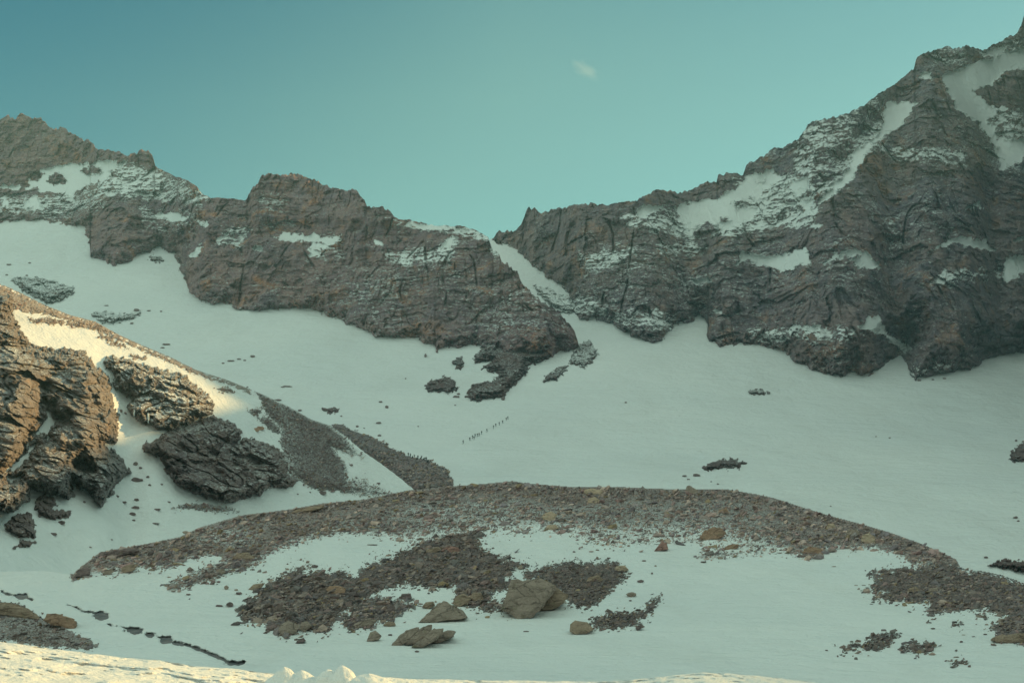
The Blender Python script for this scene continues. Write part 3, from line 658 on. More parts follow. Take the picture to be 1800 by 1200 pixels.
# ------------------------------------------------------------------ stones
def hull(n, sx, sy, sz, r):
    bm = bmesh.new()
    for _ in range(n):
        p = np.array([r.gauss(0, 1) for _ in range(3)]); p /= np.linalg.norm(p)
        p = np.sign(p)*np.abs(p)**0.6; bm.verts.new((p[0]*sx, p[1]*sy, p[2]*sz))
    res = bmesh.ops.convex_hull(bm, input=bm.verts)
    bmesh.ops.delete(bm, geom=[g for g in res['geom_interior'] if isinstance(g, bmesh.types.BMVert)], context='VERTS')
    bmesh.ops.triangulate(bm, faces=bm.faces)
    bm.verts.index_update()
    V = np.array([v.co[:] for v in bm.verts]); F = np.array([[v.index for v in f.verts] for f in bm.faces]); bm.free()
    return V, F
_r = random.Random(3)
TPL = [hull(_r.choice([9, 11, 13]), 1.0, _r.uniform(.55, .9), _r.uniform(.16, .5), _r) for _ in range(16)]
PALS = np.array([(0.16,0.145,0.12),(0.125,0.118,0.11),(0.20,0.175,0.14),(0.165,0.13,0.105),(0.12,0.12,0.105),(0.24,0.205,0.155),(0.16,0.12,0.105),(0.095,0.092,0.092)])*np.array([3.2, 2.65, 2.95])
def stones(name, polys, base, n, smin, smax, pw=2.4, rag=(10, 6), dens=None, clip=None, tilt=0.35, seed=0, sink=0.15, out_=0, bright=1.0, holes=(), dip=0.4, lift=None):
    r = np.random.default_rng(100+seed); A = np.concatenate([np.array(p, float) for p in polys])
    u = r.uniform(A[:, 0].min()-out_, A[:, 0].max()+out_, n*8); v = r.uniform(A[:, 1].min()-out_, A[:, 1].max()+out_, n*8)
    sd = sdists(polys, u, v) + n2(u, v, rag[0], 3, 1.0, 1.0, 0.6)*rag[1]
    for h in holes: sd = np.minimum(sd, -sdist(h, u, v))
    p = np.where(sd > 0, 1.0, np.exp(sd/max(out_*0.35, 0.01)) * 0.5 if out_ else 0.0)
    if clip is not None: p = p*(v > interp(clip, u)-1.0)
    if dens is not None: p = p*dens(u, v)
    k = r.uniform(size=len(u)) < p; u = u[k][:n]; v = v[k][:n]; n = len(u)
    sdk = sd[k][:n]
    P = world_pt(u, v, base(u, v) - sink - (lift(np.maximum(sdk, 0)) if lift is not None else 0))
    s = smin*(1-r.uniform(size=n)*(1-(smin/smax)**pw))**(-1/pw)
    VV = []; FF = []; TT = []; c = 0
    cols = PALS[r.integers(0, len(PALS), n)]*r.uniform(0.75, 1.3, n)[:, None]*bright
    cols = np.where((r.uniform(size=n) < 0.05)[:, None], np.array([0.44, 0.30, 0.17]), cols)
    for t in range(len(TPL)):
        ids = np.nonzero(r.integers(0, len(TPL), n) == t)[0] if False else np.arange(t, n, len(TPL))
        if not len(ids): continue
        V, F = TPL[t]; m = len(ids)
        az = r.uniform(0, 2*math.pi, m); tx = r.normal(0, tilt, m); ty = r.normal(dip, tilt, m)
        ca, sa = np.cos(az), np.sin(az); R = np.zeros((m, 3, 3)); R[:, 0, 0] = ca; R[:, 0, 1] = -sa; R[:, 1, 0] = sa; R[:, 1, 1] = ca; R[:, 2, 2] = 1
        X = np.zeros((m, 3, 3)); X[:, 0, 0] = 1; X[:, 1, 1] = np.cos(tx); X[:, 1, 2] = -np.sin(tx); X[:, 2, 1] = np.sin(tx); X[:, 2, 2] = np.cos(tx)
        Z = np.zeros((m, 3, 3)); Z[:, 1, 1] = 1; Z[:, 0, 0] = np.cos(ty); Z[:, 0, 2] = np.sin(ty)*-1; Z[:, 2, 0] = np.sin(ty); Z[:, 2, 2] = np.cos(ty)
        M = Z @ X @ R
        W = np.einsum('mij,kj->mki', M, V)*s[ids][:, None, None] + P[ids][:, None, :]
        VV.append(W.reshape(-1, 3)); FF.append((F[None]+(np.arange(m)*len(V))[:, None, None]+c).reshape(-1, 3)); TT.append(np.repeat(cols[ids], len(V), 0)); c += m*len(V)
    return np.concatenate(VV), np.concatenate(FF), np.concatenate(TT)
def stone_stuff(name, sets, label):
    Vs, Fs, Ts = [], [], []; c = 0
    for V, F, T in sets: Vs.append(V); Fs.append(F+c); Ts.append(T); c += len(V)
    o = mesh_obj(name, np.concatenate(Vs), np.concatenate(Fs), M_STONE, attrs={'tint': np.concatenate(Ts)})
    return tag(o, label, 'scree', kind='stuff')

T_BAND = [(p[0], p[1]-14*min(1, (p[0]-129)/60.)) for p in CREST if 129 <= p[0] <= 1688] + [(1660,992),(1628,996),(1605,986),(1575,971),(1538,962),(1470,962),(1448,966),(1451,973),(1425,979),(1403,979),(1380,968),(1350,968),(1339,973),(1313,975),(1279,975),(1253,981),(1222,978),(1235,968),(1228,950),(1190,952),(1130,955),(1090,960),(1030,955),(1010,944),(985,934),(950,932),(905,938),(846,934),(837,935),(800,944),(760,955),(700,950),(678,943),(624,936),(569,939),(515,955),(472,972),(447,990),(418,1004),(407,990),(382,975),(331,979),(302,993),(270,1000),(244,990),(230,1004),(212,1006),(208,993),(187,1008),(165,1004),(143,1015),(129,1015)]
T_RIGHT = [(1528,1009),(1553,1003),(1628,996),(1655,985),(1680,990),(1688,1001),(1740,1009),(1800,1027),(1850,1038),(1850,1129),(1800,1129),(1759,1125),(1744,1101),(1770,1084),(1755,1076),(1729,1069),(1688,1071),(1661,1074),(1633,1080),(1635,1058),(1594,1056),(1556,1054),(1539,1050),(1560,1039),(1519,1039),(1538,1028),(1545,1018)]
T_STREAK = [(291,1026),(317,1017),(353,1001),(382,990),(407,979),(461,975),(447,990),(400,1004),(374,1019),(338,1029),(306,1035),(295,1033)]
T_MAIN = [(421,1073),(436,1058),(454,1047),(461,1033),(490,1019),(515,1004),(540,993),(530,1008),(598,1006),(624,1015),(649,993),(692,979),(750,948),(800,936),(837,930),(846,964),(882,982),(928,991),(903,1000),(885,1017),(900,1022),(896,1033),(867,1037),(860,1058),(885,1062),(880,1072),(850,1072),(830,1062),(805,1052),(803,1040),(815,1024),(760,1031),(740,1026),(690,1028),(655,1040),(625,1060),(600,1075),(573,1109),(560,1110),(520,1100),(500,1116),(485,1105),(470,1098),(476,1085),(447,1092),(425,1087)]
T_LOW = [(600,1092),(620,1065),(650,1048),(700,1055),(735,1062),(700,1078),(690,1090),(660,1092),(655,1100),(615,1105)]
T_BOUL = [(921,1008),(961,997),(1008,986),(1044,992),(1080,986),(1091,997),(1102,1008),(1084,1029),(1066,1044),(1055,1055),(1033,1066),(1004,1064),(997,1051),(979,1037),(968,1029),(950,1019),(925,1015)]
T_SMALL = [(1044,1093),(1069,1076),(1113,1078),(1138,1069),(1145,1055),(1162,1048),(1149,1062),(1138,1084),(1106,1098),(1088,1103),(1048,1102)]
T_LEFTB = [(-30,1056),(0,1058),(33,1060),(55,1074),(75,1085),(103,1105),(125,1110),(155,1124),(172,1134),(150,1140),(100,1136),(40,1130),(-30,1122)]
T_ISL = [[(1476,1146),(1496,1133),(1519,1133),(1538,1118),(1565,1110),(1581,1112),(1571,1125),(1545,1140),(1526,1142),(1511,1134)], [(1584,1138),(1605,1129),(1639,1129),(1641,1138),(1616,1146)], [(1671,1164),(1684,1159),(1697,1164)], [(1720,1080),(1732,1079),(1733,1084)], [(1676,1097),(1690,1096),(1685,1099)]]
def gdust(U, V, sd):
    c = interp(CREST, U)
    return 0.16*sstep(10, 40, V-c)*(V-c < 110)*sstep(500, 600, U)*sstep(1500, 1300, U) + 0.30*sstep(52, 92, V-c)*(V-c < 110)*sstep(560, 640, U)*sstep(1500, 1300, U) + 0.35*np.exp(-(((U-400)/50.)**2+((V-945)/16.)**2)) + 0.38*sstep(13, 0, sd)*sstep(6, 20, V-c)
slift = lambda sd: np.minimum(0.05*sd+0.12, 1.1)
sdp = lambda P, U, V: 0.22*fbm(P/0.7, 3, 0.65)+0.5*fbm(P/5.0, 2)
base1 = patch('moraine_scree', [T_BAND, T_STREAK], groundY, M_SCREE, 1.35, lift=slift, rag=(11, 9.0), disp=sdp, dust=0.34, nzk=0.1, clip=CREST, dustf=gdust, asp=1.5)
tag(base1, 'fine brown grey rubble covering the moraine mound', 'scree', kind='stuff')
base3 = patch('moraine_scree', [T_MAIN, T_LOW, T_BOUL, T_SMALL, T_RIGHT, *T_ISL], groundY, M_SCREE_D, 1.35, lift=lambda sd: slift(sd)+0.03, rag=(11, 11.0), disp=sdp, dust=0.08, nzk=0.1, clip=CREST, dustf=lambda U, V, sd: 0.34*sstep(10, 0, sd), asp=1.5, seed=0.0)
tag(base3, 'coarser dark rubble in the lower patches of the moraine', 'scree', kind='stuff')
base2 = patch('valley_scree', [T_LEFTB], groundY, M_SCREE, 1.35, lift=slift, rag=(8, 6.0), disp=sdp, dust=0.42, nzk=0.1, asp=1.5)
tag(base2, 'snow dusted rubble beside the stream at the lower left', 'scree', kind='stuff')
def dband(u, v):
    c = interp(CREST, u); return 1-0.62*sstep(52, 92, v-c)*sstep(560, 640, u)*sstep(1500, 1300, u)
sets = [stones('s', [T_BAND], groundY, 30000, 0.08, 0.85, 1.9, clip=CREST, dens=dband, seed=1, out_=9, lift=slift),
        stones('s', [T_MAIN], groundY, 12000, 0.07, 0.80, 1.8, seed=2, out_=14, lift=slift, bright=0.62),
        stones('s', [T_STREAK, T_LOW], groundY, 1500, 0.10, 0.6, 2.0, seed=3, out_=10, lift=slift, bright=0.85),
        stones('s', [T_BOUL, T_SMALL], groundY, 3200, 0.07, 0.42, 2.0, seed=4, out_=9, lift=slift, bright=0.52),
        stones('s', [T_RIGHT], groundY, 6000, 0.08, 0.55, 2.0, clip=CREST, seed=5, out_=10, lift=slift, bright=0.65),
        stones('s', T_ISL, groundY, 500, 0.08, 0.42, 2.0, seed=6, out_=9, lift=slift, bright=0.55)]
stone_stuff('moraine_stones', sets, 'loose angular stones strewn over the moraine mound')
stone_stuff('valley_stones', [stones('s', [T_LEFTB], groundY, 900, 0.06, 0.4, 2.0, seed=7, out_=6, lift=slift, bright=0.6)], 'loose stones between the stream and the sunlit snow bank')
stone_stuff('spur_stones', [stones('s', [APRON]+STRIPS, spurY, 8000, 0.10, 0.50, 2.2, seed=8, out_=4, lift=lambda sd: np.minimum(0.10*sd+0.25, 1.6), clip=SPUR, bright=0.85), stones('s', [SPURTOP], spurY, 1200, 0.10, 0.40, 2.2, seed=11, out_=3, clip=SPUR, lift=lambda sd: np.minimum(0.08*sd+0.18, 0.9), bright=1.3)], 'loose stones scattered over the scree of the left spur')
stone_stuff('ribbon_stones', [stones('s', [SPIT], lambda u, v: bowlY(u, v)-np.minimum(1.4*np.maximum(sdist(SPIT, u, v), 0)+1.0, 26.0), 2500, 0.35, 1.5, 2.2, seed=9, bright=0.8)], 'loose stones on the scree ribbon in the snow bowl')

# ------------------------------------------------------------------ boulders, each a thing of its own
M_B = {}
def boulder_mat(key, col):
    if key in M_B: return M_B[key]
    k = NT('boulder_'+key); p = k.pos()
    a = k.noise(p, 0.9, 6, 0.65); b = k.noise(p, 4.5, 6, 0.7); c = k.noise(k.mapping(p, (1, 1, 5)), 0.7, 6, 0.7, 0.5)
    x = k.mix(k.mr(a, 0.36, 0.64, 0, 0.6), col, tuple(q*0.68 for q in col))
    x = k.mix(k.mr(b, 0.50, 0.70, 0, 0.6), x, tuple(min(0.7, q*1.35) for q in col))
    x = k.mix(k.mr(c, 0.54, 0.62, 0, 0.6), x, tuple(q*0.4 for q in col))
    x = k.mix(k.mr(k.noise(p, 1.7, 4), 0.60, 0.66, 0, 0.5), x, (0.30, 0.27, 0.17))
    vo = k.n('ShaderNodeTexVoronoi'); vo.feature = 'DISTANCE_TO_EDGE'; vo.inputs['Scale'].default_value = 0.75
    rot = k.n('ShaderNodeMapping'); rot.inputs['Rotation'].default_value = (0, 0.7, 0); rot.inputs['Scale'].default_value = (0.6, 1, 1.7); k.l(p, rot.inputs[0])
    nn = k.n('ShaderNodeTexNoise'); nn.inputs['Scale'].default_value = 0.8; nn.inputs['Detail'].default_value = 4; k.l(p, nn.inputs['Vector'])
    ad = k.n('ShaderNodeVectorMath'); ad.operation = 'ADD'; k.l(rot.outputs[0], ad.inputs[0]); k.l(nn.outputs['Color'], ad.inputs[1]); k.l(ad.outputs[0], vo.inputs['Vector'])
    ck = k.mr(vo.outputs['Distance'], 0.0, 0.045, 1, 0)
    x = k.mix(k.math('MULTIPLY', ck, k.mr(a, 0.42, 0.56, 0.1, 0.8)), x, tuple(q*0.22 for q in col))
    k.set('Base Color', x); k.set('Roughness', 0.9); k.set('Specular IOR Level', 0.2)
    k.bump(k.math('ADD', b, k.math('MULTIPLY', c, 1.2)), 1.0, 0.30); M_B[key] = k.m; return k.m
BC = {'grey': (0.47,0.365,0.305), 'brown': (0.48,0.35,0.265), 'rust': (0.52,0.33,0.235), 'dark': (0.28,0.21,0.205), 'pale': (0.74,0.54,0.40), 'red': (0.50,0.28,0.24)}
def boulder(poly, key, label, depth=0.8, base=groundY, group=None, cat='boulder', name='boulder', seed=0, fwd=0.0, shape=None):
    r = random.Random(seed+hash_(poly)); A = np.array(poly, float); cu, cv = A.mean(0)
    vb = A[:, 1].max(); Y = float(base(np.array(cu), np.array(vb)))
    w = np.ptp(A[:, 0])/FPX*Y; h = np.ptp(A[:, 1])/FPX*Y; D = depth*0.5*(w+h)
    Y0 = Y - fwd
    pts = []; vmin = A[:, 1].min(); hp = max(vb-vmin, 1e-6)
    lean = lambda v: D*0.42*(vb-v)/hp                       # the face leans back, the foot stands forward
    for (u, v) in A: pts.append(world_pt(u, v, Y0+lean(v)))
    for (u, v) in A[::2]:
        s = r.uniform(.60, .82); vv = cv+(v-cv)*s
        pts.append(world_pt(cu+(u-cu)*s, vv, Y0+lean(vv)-D*r.uniform(.10, .22)*(0.5 if v > cv else 1)))
    for (u, v) in A:
        s = r.uniform(.72, .92); vv = cv+(v-cv)*s
        pts.append(world_pt(cu+(u-cu)*s, vv, Y0+lean(vv)+D*r.uniform(.35, .55)))
    for (u, v) in A:
        if v > cv: pts.append(world_pt(cu+(u-cu)*0.92, v-0.06*hp, max(float(base(np.array(u), np.array(v))), Y0)+0.25*D))
    bm = bmesh.new()
    for p in pts: bm.verts.new(p)
    res = bmesh.ops.convex_hull(bm, input=bm.verts)
    bmesh.ops.delete(bm, geom=[g for g in res['geom_interior'] if isinstance(g, bmesh.types.BMVert)], context='VERTS')
    bmesh.ops.dissolve_limit(bm, angle_limit=0.30, verts=bm.verts, edges=bm.edges)
    big = w > 2.0
    bmesh.ops.bevel(bm, geom=list(bm.edges), offset=0.012*w, segments=1, affect='EDGES', clamp_overlap=True)
    bmesh.ops.triangulate(bm, faces=bm.faces)
    bmesh.ops.subdivide_edges(bm, edges=bm.edges, cuts=(4 if w > 3.0 else 3) if big else 1, use_grid_fill=True)
    bmesh.ops.triangulate(bm, faces=bm.faces)
    bm.normal_update(); bm.verts.index_update()
    V = np.array([v.co[:] for v in bm.verts]); N = np.array([v.normal[:] for v in bm.verts]); F = np.array([[v.index for v in f.verts] for f in bm.faces]); bm.free()
    V = V + N*(fbm(V/(w*0.25), 5, 0.7)*w*0.018 + (cells(V/(w*np.array([0.24, 0.24, 0.16]))+seed, 0.6, 1.6)*w*0.022 if big else 0))[:, None]
    zz = V[:, 2]*1.0+0.5*V[:, 0]; per = max(w*0.14, 0.15)
    V = V + N*((np.abs(((zz/per) % 1)-0.5) < 0.10)*-0.014*w)[:, None]
    o = mesh_obj(name, V, F, boulder_mat(key, BC[key])); tag(o, label, cat if label else None, group); return o
def hash_(p): return int(sum(a*7+b*13 for a, b in p)) % 99991
def qb(cu, cv, w, h, seed=0):
    r = random.Random(seed+int(cu*3+cv)); n = 8; out_ = []
    for i in range(n):
        a = 2*math.pi*(i+r.uniform(-.25, .25))/n
        out_.append((cu+0.5*w*math.cos(a)*r.uniform(.8, 1.05), cv+0.5*h*math.sin(a)*r.uniform(.75, 1.05)))
    return out_
BL = [
 ([(881,1070),(899,1037),(900,1018),(925,1015),(945,1016),(968,1024),(980,1036),(965,1055),(950,1073),(937,1084),(912,1087),(889,1077)], 'grey', 'largest boulder, big grey squarish block with a flat face amid the moraine rubble', 0.8),
 ([(946,1074),(966,1046),(978,1034),(1000,1044),(992,1060),(977,1069),(964,1069)], 'brown', 'slab leaning on the right side of the largest boulder', 0.7),
 ([(734,1094),(748,1078),(765,1064),(780,1057),(802,1065),(824,1085),(802,1091),(762,1094)], 'grey', 'wide flat tilted slab left of the largest boulder', 0.9),
 ([(644,1127),(650,1111),(660,1107),(671,1117),(666,1124)], 'grey', 'lone small wedge shaped boulder left of the layered slab', 0.8),
 ([(1001,1109),(1003,1096),(1010,1090),(1033,1093),(1044,1105),(1030,1113),(1010,1115)], 'brown', 'round brown boulder ending the small rubble streak at lower centre', 0.8),
 ([(1149,969),(1156,957),(1164,949),(1172,954),(1175,965),(1165,968)], 'red', 'pointed reddish boulder alone on the snow below the crest', 0.7),
 ([(75,1088),(83,1078),(111,1079),(133,1091),(135,1096),(130,1105),(111,1103),(90,1097)], 'rust', 'large rusty brown boulder beside the stream at lower left', 0.8),
 ([(-20,1062),(20,1060),(50,1068),(66,1082),(70,1089),(40,1086),(0,1078),(-20,1076)], 'brown', 'long low brown slab at the left edge next to the rusty boulder', 0.8),
 ([(573,1037),(578,1029),(595,1028),(609,1034),(605,1045),(585,1047)], 'rust', 'orange brown boulder amid the dark rubble left of centre', 0.8),
 ([(485,1109),(495,1096),(506,1090),(527,1098),(519,1114),(500,1116)], 'grey', 'bigger one of two grey boulders at the lower edge of the left rubble', 0.8),
 ([(525,1105),(530,1093),(540,1091),(549,1100),(535,1110)], 'grey', 'smaller grey boulder right beside the bigger one at the left rubble edge', 0.8),
 ([(469,1098),(472,1092),(483,1093),(484,1102),(475,1105)], 'dark', 'small dark boulder at the lower left corner of the left rubble', 0.8),
 ([(436,1035),(446,1026),(466,1024),(460,1032),(442,1037)], 'brown', 'flat brown stone alone on the snow above left of the rubble', 0.8),
 ([(212,1006),(215,996),(228,991),(243,991),(236,1002),(220,1007)], 'brown', 'brown boulder under the moraine near its left tip', 0.8),
 ([(129,1015),(137,1003),(149,996),(160,998),(158,1010),(145,1013)], 'dark', 'pointed grey boulder at the very left tip of the moraine', 0.8),
 ([(519,1131),(524,1122),(534,1120),(538,1126),(528,1130)], 'dark', 'lone dark stone on the snow below the two grey boulders', 0.8),
 ([(1026,868),(1028,860),(1045,858),(1060,862),(1058,869),(1040,871)], 'pale', 'pale yellow slab on the moraine crest near its middle', 0.7),
 ([(1031,886),(1034,876),(1046,873),(1056,879),(1052,887)], 'pale', 'pale block just under the yellow slab of the crest', 0.7),
 ([(1204,868),(1207,855),(1211,852),(1226,861),(1228,869)], 'grey', 'pointed grey boulder standing on the moraine crest', 0.7),
 ([(1230,946),(1238,933),(1255,926),(1270,927),(1277,938),(1262,947),(1246,952)], 'rust', 'wide rusty brown boulder right of the pointed reddish one', 0.8),
 ([(1269,967),(1280,957),(1297,955),(1299,962),(1288,968)], 'rust', 'small orange slab below the wide rusty boulder', 0.7),
 ([(1408,970),(1420,960),(1436,961),(1450,966),(1448,974),(1425,974)], 'rust', 'reddish slab on the lower edge of the moraine right of centre', 0.8),
 ([(1258,903),(1266,896),(1276,892),(1282,900),(1272,905)], 'rust', 'small orange block high on the moraine rubble', 0.8),
 ([(1451,912),(1457,901),(1464,910),(1462,916)], 'dark', 'pointed dark stone standing on the right crest line', 0.8),
 ([(1452,928),(1456,919),(1466,920),(1470,928),(1460,933)], 'pale', 'pale round boulder below the pointed dark one', 0.8),
 ([(1513,950),(1516,940),(1528,936),(1538,944),(1539,956),(1525,956)], 'pale', 'large pale block on the right crest of the moraine', 0.8),
 ([(1487,940),(1491,930),(1505,929),(1512,938),(1502,945)], 'grey', 'grey block left of the large pale one on the crest', 0.8),
 ([(1594,1040),(1598,1033),(1610,1030),(1617,1036),(1610,1043)], 'brown', 'brown boulder amid the dark rubble at the right', 0.8),
 ([(1630,1040),(1635,1033),(1648,1032),(1650,1041),(1640,1044)], 'grey', 'grey boulder right of the brown one in the right rubble', 0.8),
 ([(1080,1002),(1083,994),(1098,993),(1105,1001),(1095,1006)], 'pale', 'pale boulder at the right rim of the rubble above the largest boulder', 0.8),
 ([(1029,1024),(1034,1014),(1052,1010),(1061,1018),(1050,1026)], 'brown', 'brown boulder lying in the rubble right of the largest boulder', 0.8),
 ([(741,975),(750,966),(772,960),(776,965),(757,975)], 'brown', 'long brown slab in the rubble tongue under the crest', 0.7),
 ([(775,968),(785,960),(806,961),(808,969),(790,973)], 'red', 'reddish slab beside the long brown one in the rubble tongue', 0.7),
 ([(950,914),(955,903),(968,898),(980,904),(974,914),(960,917)], 'pale', 'pale yellow block in the middle of the moraine face', 0.8),
 ([(958,929),(963,922),(977,921),(982,928),(970,933)], 'pale', 'second pale block right under the yellow one of the moraine face', 0.8),
 ([(864,863),(868,856),(877,857),(879,863)], 'rust', 'small orange stone on the left part of the crest', 0.8),
 ([(773,866),(778,859),(795,858),(797,865),(785,868)], 'dark', 'dark slab on the crest near the scree ribbon end', 0.8),
 ([(703,1052),(706,1043),(722,1042),(724,1050),(714,1053)], 'dark', 'dark block on the snow above the wide tilted slab', 0.8),
 ([(681,1079),(680,1064),(688,1060),(695,1066),(692,1080)], 'dark', 'upright dark block in the rubble left of the tilted slab', 0.8),
 ([(673,1098),(680,1091),(693,1092),(696,1098),(684,1101)], 'brown', 'small brown block below the upright dark one', 0.8),
 ([(615,1101),(630,1092),(650,1085),(662,1089),(655,1098),(630,1103)], 'grey', 'flat grey slab at the lower end of the left rubble cluster', 0.8),
 ([(508,904),(520,895),(540,889),(570,888),(568,893),(540,899),(522,904)], 'brown', 'long brown ledge slab on the left crest of the moraine', 0.7),
 ([(174,978),(182,970),(210,964),(240,963),(246,968),(220,976),(195,981)], 'dark', 'long dark slab on the moraine crest near its left tip', 0.7),
 ([(180,1008),(184,1002),(197,999),(201,1004),(192,1010)], 'grey', 'grey stone just below the crest near the left moraine tip', 0.8),
 ([(408,980),(415,973),(436,970),(448,978),(446,986),(425,986)], 'brown', 'brown slab heading the second rubble streak on the left', 0.7),
 ([(380,1008),(384,1000),(394,999),(397,1006),(388,1010)], 'grey', 'round grey stone at the lower side of the second rubble streak', 0.8),
 ([(1742,1125),(1760,1115),(1790,1112),(1840,1116),(1840,1130),(1770,1128)], 'brown', 'wide brown slab at the right frame edge under the dark rubble', 0.8),
 ([(1119,1108),(1117,1102),(1127,1096),(1134,1101)], 'dark', 'small dark stone under the rubble streak at lower centre', 0.8),
 ([(795,1060),(800,1048),(815,1042),(828,1050),(822,1062),(806,1066)], 'brown', 'brown block in the rubble right above the wide tilted slab', 0.8),
 ([(824,1052),(832,1040),(846,1041),(850,1052),(838,1058)], 'brown', 'brown block in the rubble left of the largest boulder', 0.8),
 ([(742,1065),(748,1058),(762,1056),(765,1064),(752,1070)], 'brown', 'small brown stone at the top corner of the wide tilted slab', 0.8),
]
for i, (pol, key, lab, dp) in enumerate(BL):
    clip_ = pol
    boulder(pol, key, lab, dp, seed=i)
def layered():
    e = bpy.data.objects.new('layered_rock', None); COL.objects.link(e); base_p = world_pt(744, 1134, float(groundY(np.array(744.), np.array(1134.)))); e.location = base_p
    tag(e, 'lowest grey rock of stacked slanting plates under the wide flat tilted slab', 'boulder')
    for i, pl in enumerate([[(687,1134),(700,1120),(719,1105),(738,1101),(730,1118),(708,1134)], [(710,1134),(728,1116),(744,1099),(760,1097),(759,1110),(737,1131)], [(723,1137),(742,1120),(764,1103),(780,1103),(779,1114),(762,1127),(743,1137)], [(752,1129),(770,1113),(786,1107),(803,1108),(797,1118),(775,1128)]]):
        o = boulder(pl, 'grey', None, 0.7, seed=40+i, name='plate', fwd=0.25*i); o.location = Vector(o.location)-Vector(base_p); o.parent = e
        for q in ('label', 'category', 'group'):
            if q in o: del o[q]
layered()
# lone stones on the snow, seen as dots; each label says where it lies
LM = [('the tall left crag', 120, 720), ('the icicles', 248, 740), ('the dark slab crag', 390, 810), ('the scree apron of the spur', 550, 800), ('the scree ribbon', 700, 810), ('the climbers in line', 855, 756), ('the lens shaped outcrop', 775, 678), ('the red rock tongue', 880, 665), ('the rubble rib', 1025, 620), ('the upper grey outcrop at far left', 80, 510), ('the thin outcrop strip over the spur', 205, 558), ('the dark rock island over the crest', 1270, 815), ('the foot of the right rock wall', 1600, 640), ('the flat outcrop under the right wall', 1333, 690), ('the ragged rock at the right edge', 1790, 800), ('the outcrop over the moraine tail', 1765, 993), ('the left tip of the moraine', 140, 1010), ('the stream', 290, 1120), ('the second rubble streak', 370, 1010), ('the left rubble field', 520, 1060), ('the layered grey slab', 745, 1120), ('the largest boulder', 935, 1050), ('the pointed reddish boulder', 1162, 960), ('the lower centre rubble streak', 1100, 1090), ('the wide rusty boulder', 1253, 940), ('the middle of the crest', 950, 860), ('the right rubble field', 1650, 1050), ('the lower right rubble islands', 1560, 1130), ('the sunlit spur crest', 380, 665), ('the dark chain of rocks at the left edge', 40, 925), ('the left end of the crest', 330, 940), ('the wide flat tilted slab', 780, 1078), ('the smooth middle of the bowl', 1120, 730)]
ORD = ['nearest', 'second nearest', 'third nearest', 'fourth nearest', 'fifth nearest', 'sixth nearest', 'seventh nearest', 'eighth nearest', 'ninth nearest', 'tenth nearest', 'eleventh nearest', 'twelfth nearest', 'thirteenth nearest']
PEND = []
def far_stone(cu, cv, w, h, base, key, label, group):
    o = boulder(qb(cu, cv, w, h), key, label, 0.8, base=base, group=group, cat='stone', name='stone')
    PEND.append((cu, cv, w, h, key, o)); return o
def label_stones():
    G = {}
    for (cu, cv, w, h, key, o) in PEND:
        n, x, y = min(LM, key=lambda m: math.hypot(m[1]-cu, (m[2]-cv)*1.3))
        dx, dy = cu-x, cv-y
        side = ('right of' if dx > 0 else 'left of') if abs(dx) > 1.3*abs(dy) else ('below' if dy > 0 else 'above')
        shape = 'flat' if w > 2.4*h else ('upright' if h > w else 'rounded')
        G.setdefault((key, shape, side, n), []).append((math.hypot(dx, dy), o))
    COLN = {'dark': 'dark', 'grey': 'grey', 'rust': 'orange'}
    for (key, shape, side, n), L in G.items():
        L.sort(key=lambda t: t[0])
        for i, (_, o) in enumerate(L):
            o['label'] = '%s %s stone %s %s' % (shape, COLN[key], side, n) + ('' if len(L) == 1 else ', ' + ORD[i])
FS = [(292,605,16,5),(286,611,9,3),(406,634,14,4),(420,631,8,3),(444,626,10,5),(430,633,6,3),(392,638,6,3),(505,679,22,3),(497,680,8,3),(666,743,11,4),(667,765,8,4),(669,706,7,4),(680,715,7,6),(628,749,6,4),(713,665,3.5,3),(735,749,3.5,3),(527,721,8,4),(488,703,16,4),(435,680,4,3),(802,697,12,5),(806,692,7,4),(800,712,4,2.5),(1224,835,14,6),(1203,836,10,4),(1210,842,6,3),(1262,850,5,2.5),(1250,846,4,2),(1100,707,5,3),(1785,909,10,5),(1790,915,6,3),(1733,979,9,4),(1786,774,6,4),(1460,889,4,2),(1326,694,5,3),(1564,769,5,2.5),(1540,767,4,2),(16,465,10,4),(52,462,6,3),(12,483,6,3),(47,484,6,3),(187,537,10,2.5),(240,545,12,6),(262,546,8,3),(283,547,5,3),(232,568,7,4),(925,617+30,5,3),(885,660+40,6,9),(1616,668,8,4),(1640,667,6,3),(1660,665,8,3),(748,625,5,8),(600,731,5,2.5),(640,752,4,2)]
for i, q in enumerate(FS):
    u_, v_ = q[0], q[1]
    far_stone(*q, bowlY, 'dark', 'small dark stone poking out of the smooth snow of the bowl', 'small stones in the snow bowl')
NS = [(238,815,10,8),(240,843,24,9),(260,838,7,5),(217,882,14,5),(240,878,10,6),(238,892,16,7),(233,903,14,7),(275,895,18,5),(108,918,16,8),(94,938,14,6),(148,882,6,5),(206,872,8,5),(284,851,6,4),(297,882,7,4),(247,822,7,5),(263,852,7,4),(212,722,9,6),(220,726,7,5),(450,755,16,8),(565,866,22,7),(585,862,9,5),(523,868,5,3),(545,865,5,3),(617,817,9,5),(665,849,9,4),(632,858,14,5),(657,865,12,4),(457,752,18,8),(270,919,22,3.5),(235,914,8,4),(196,948,6,3),(158,961,8,3)]
for i, q in enumerate(NS):
    key = 'rust' if i in (18, 27) else 'dark'
    far_stone(*q, spurY, key, 'small dark stone scattered on the snow around the spur crags' if key == 'dark' else 'small orange slab on the shaded snow of the spur', 'stones below the spur crags' if key == 'dark' else 'orange slabs on the spur')
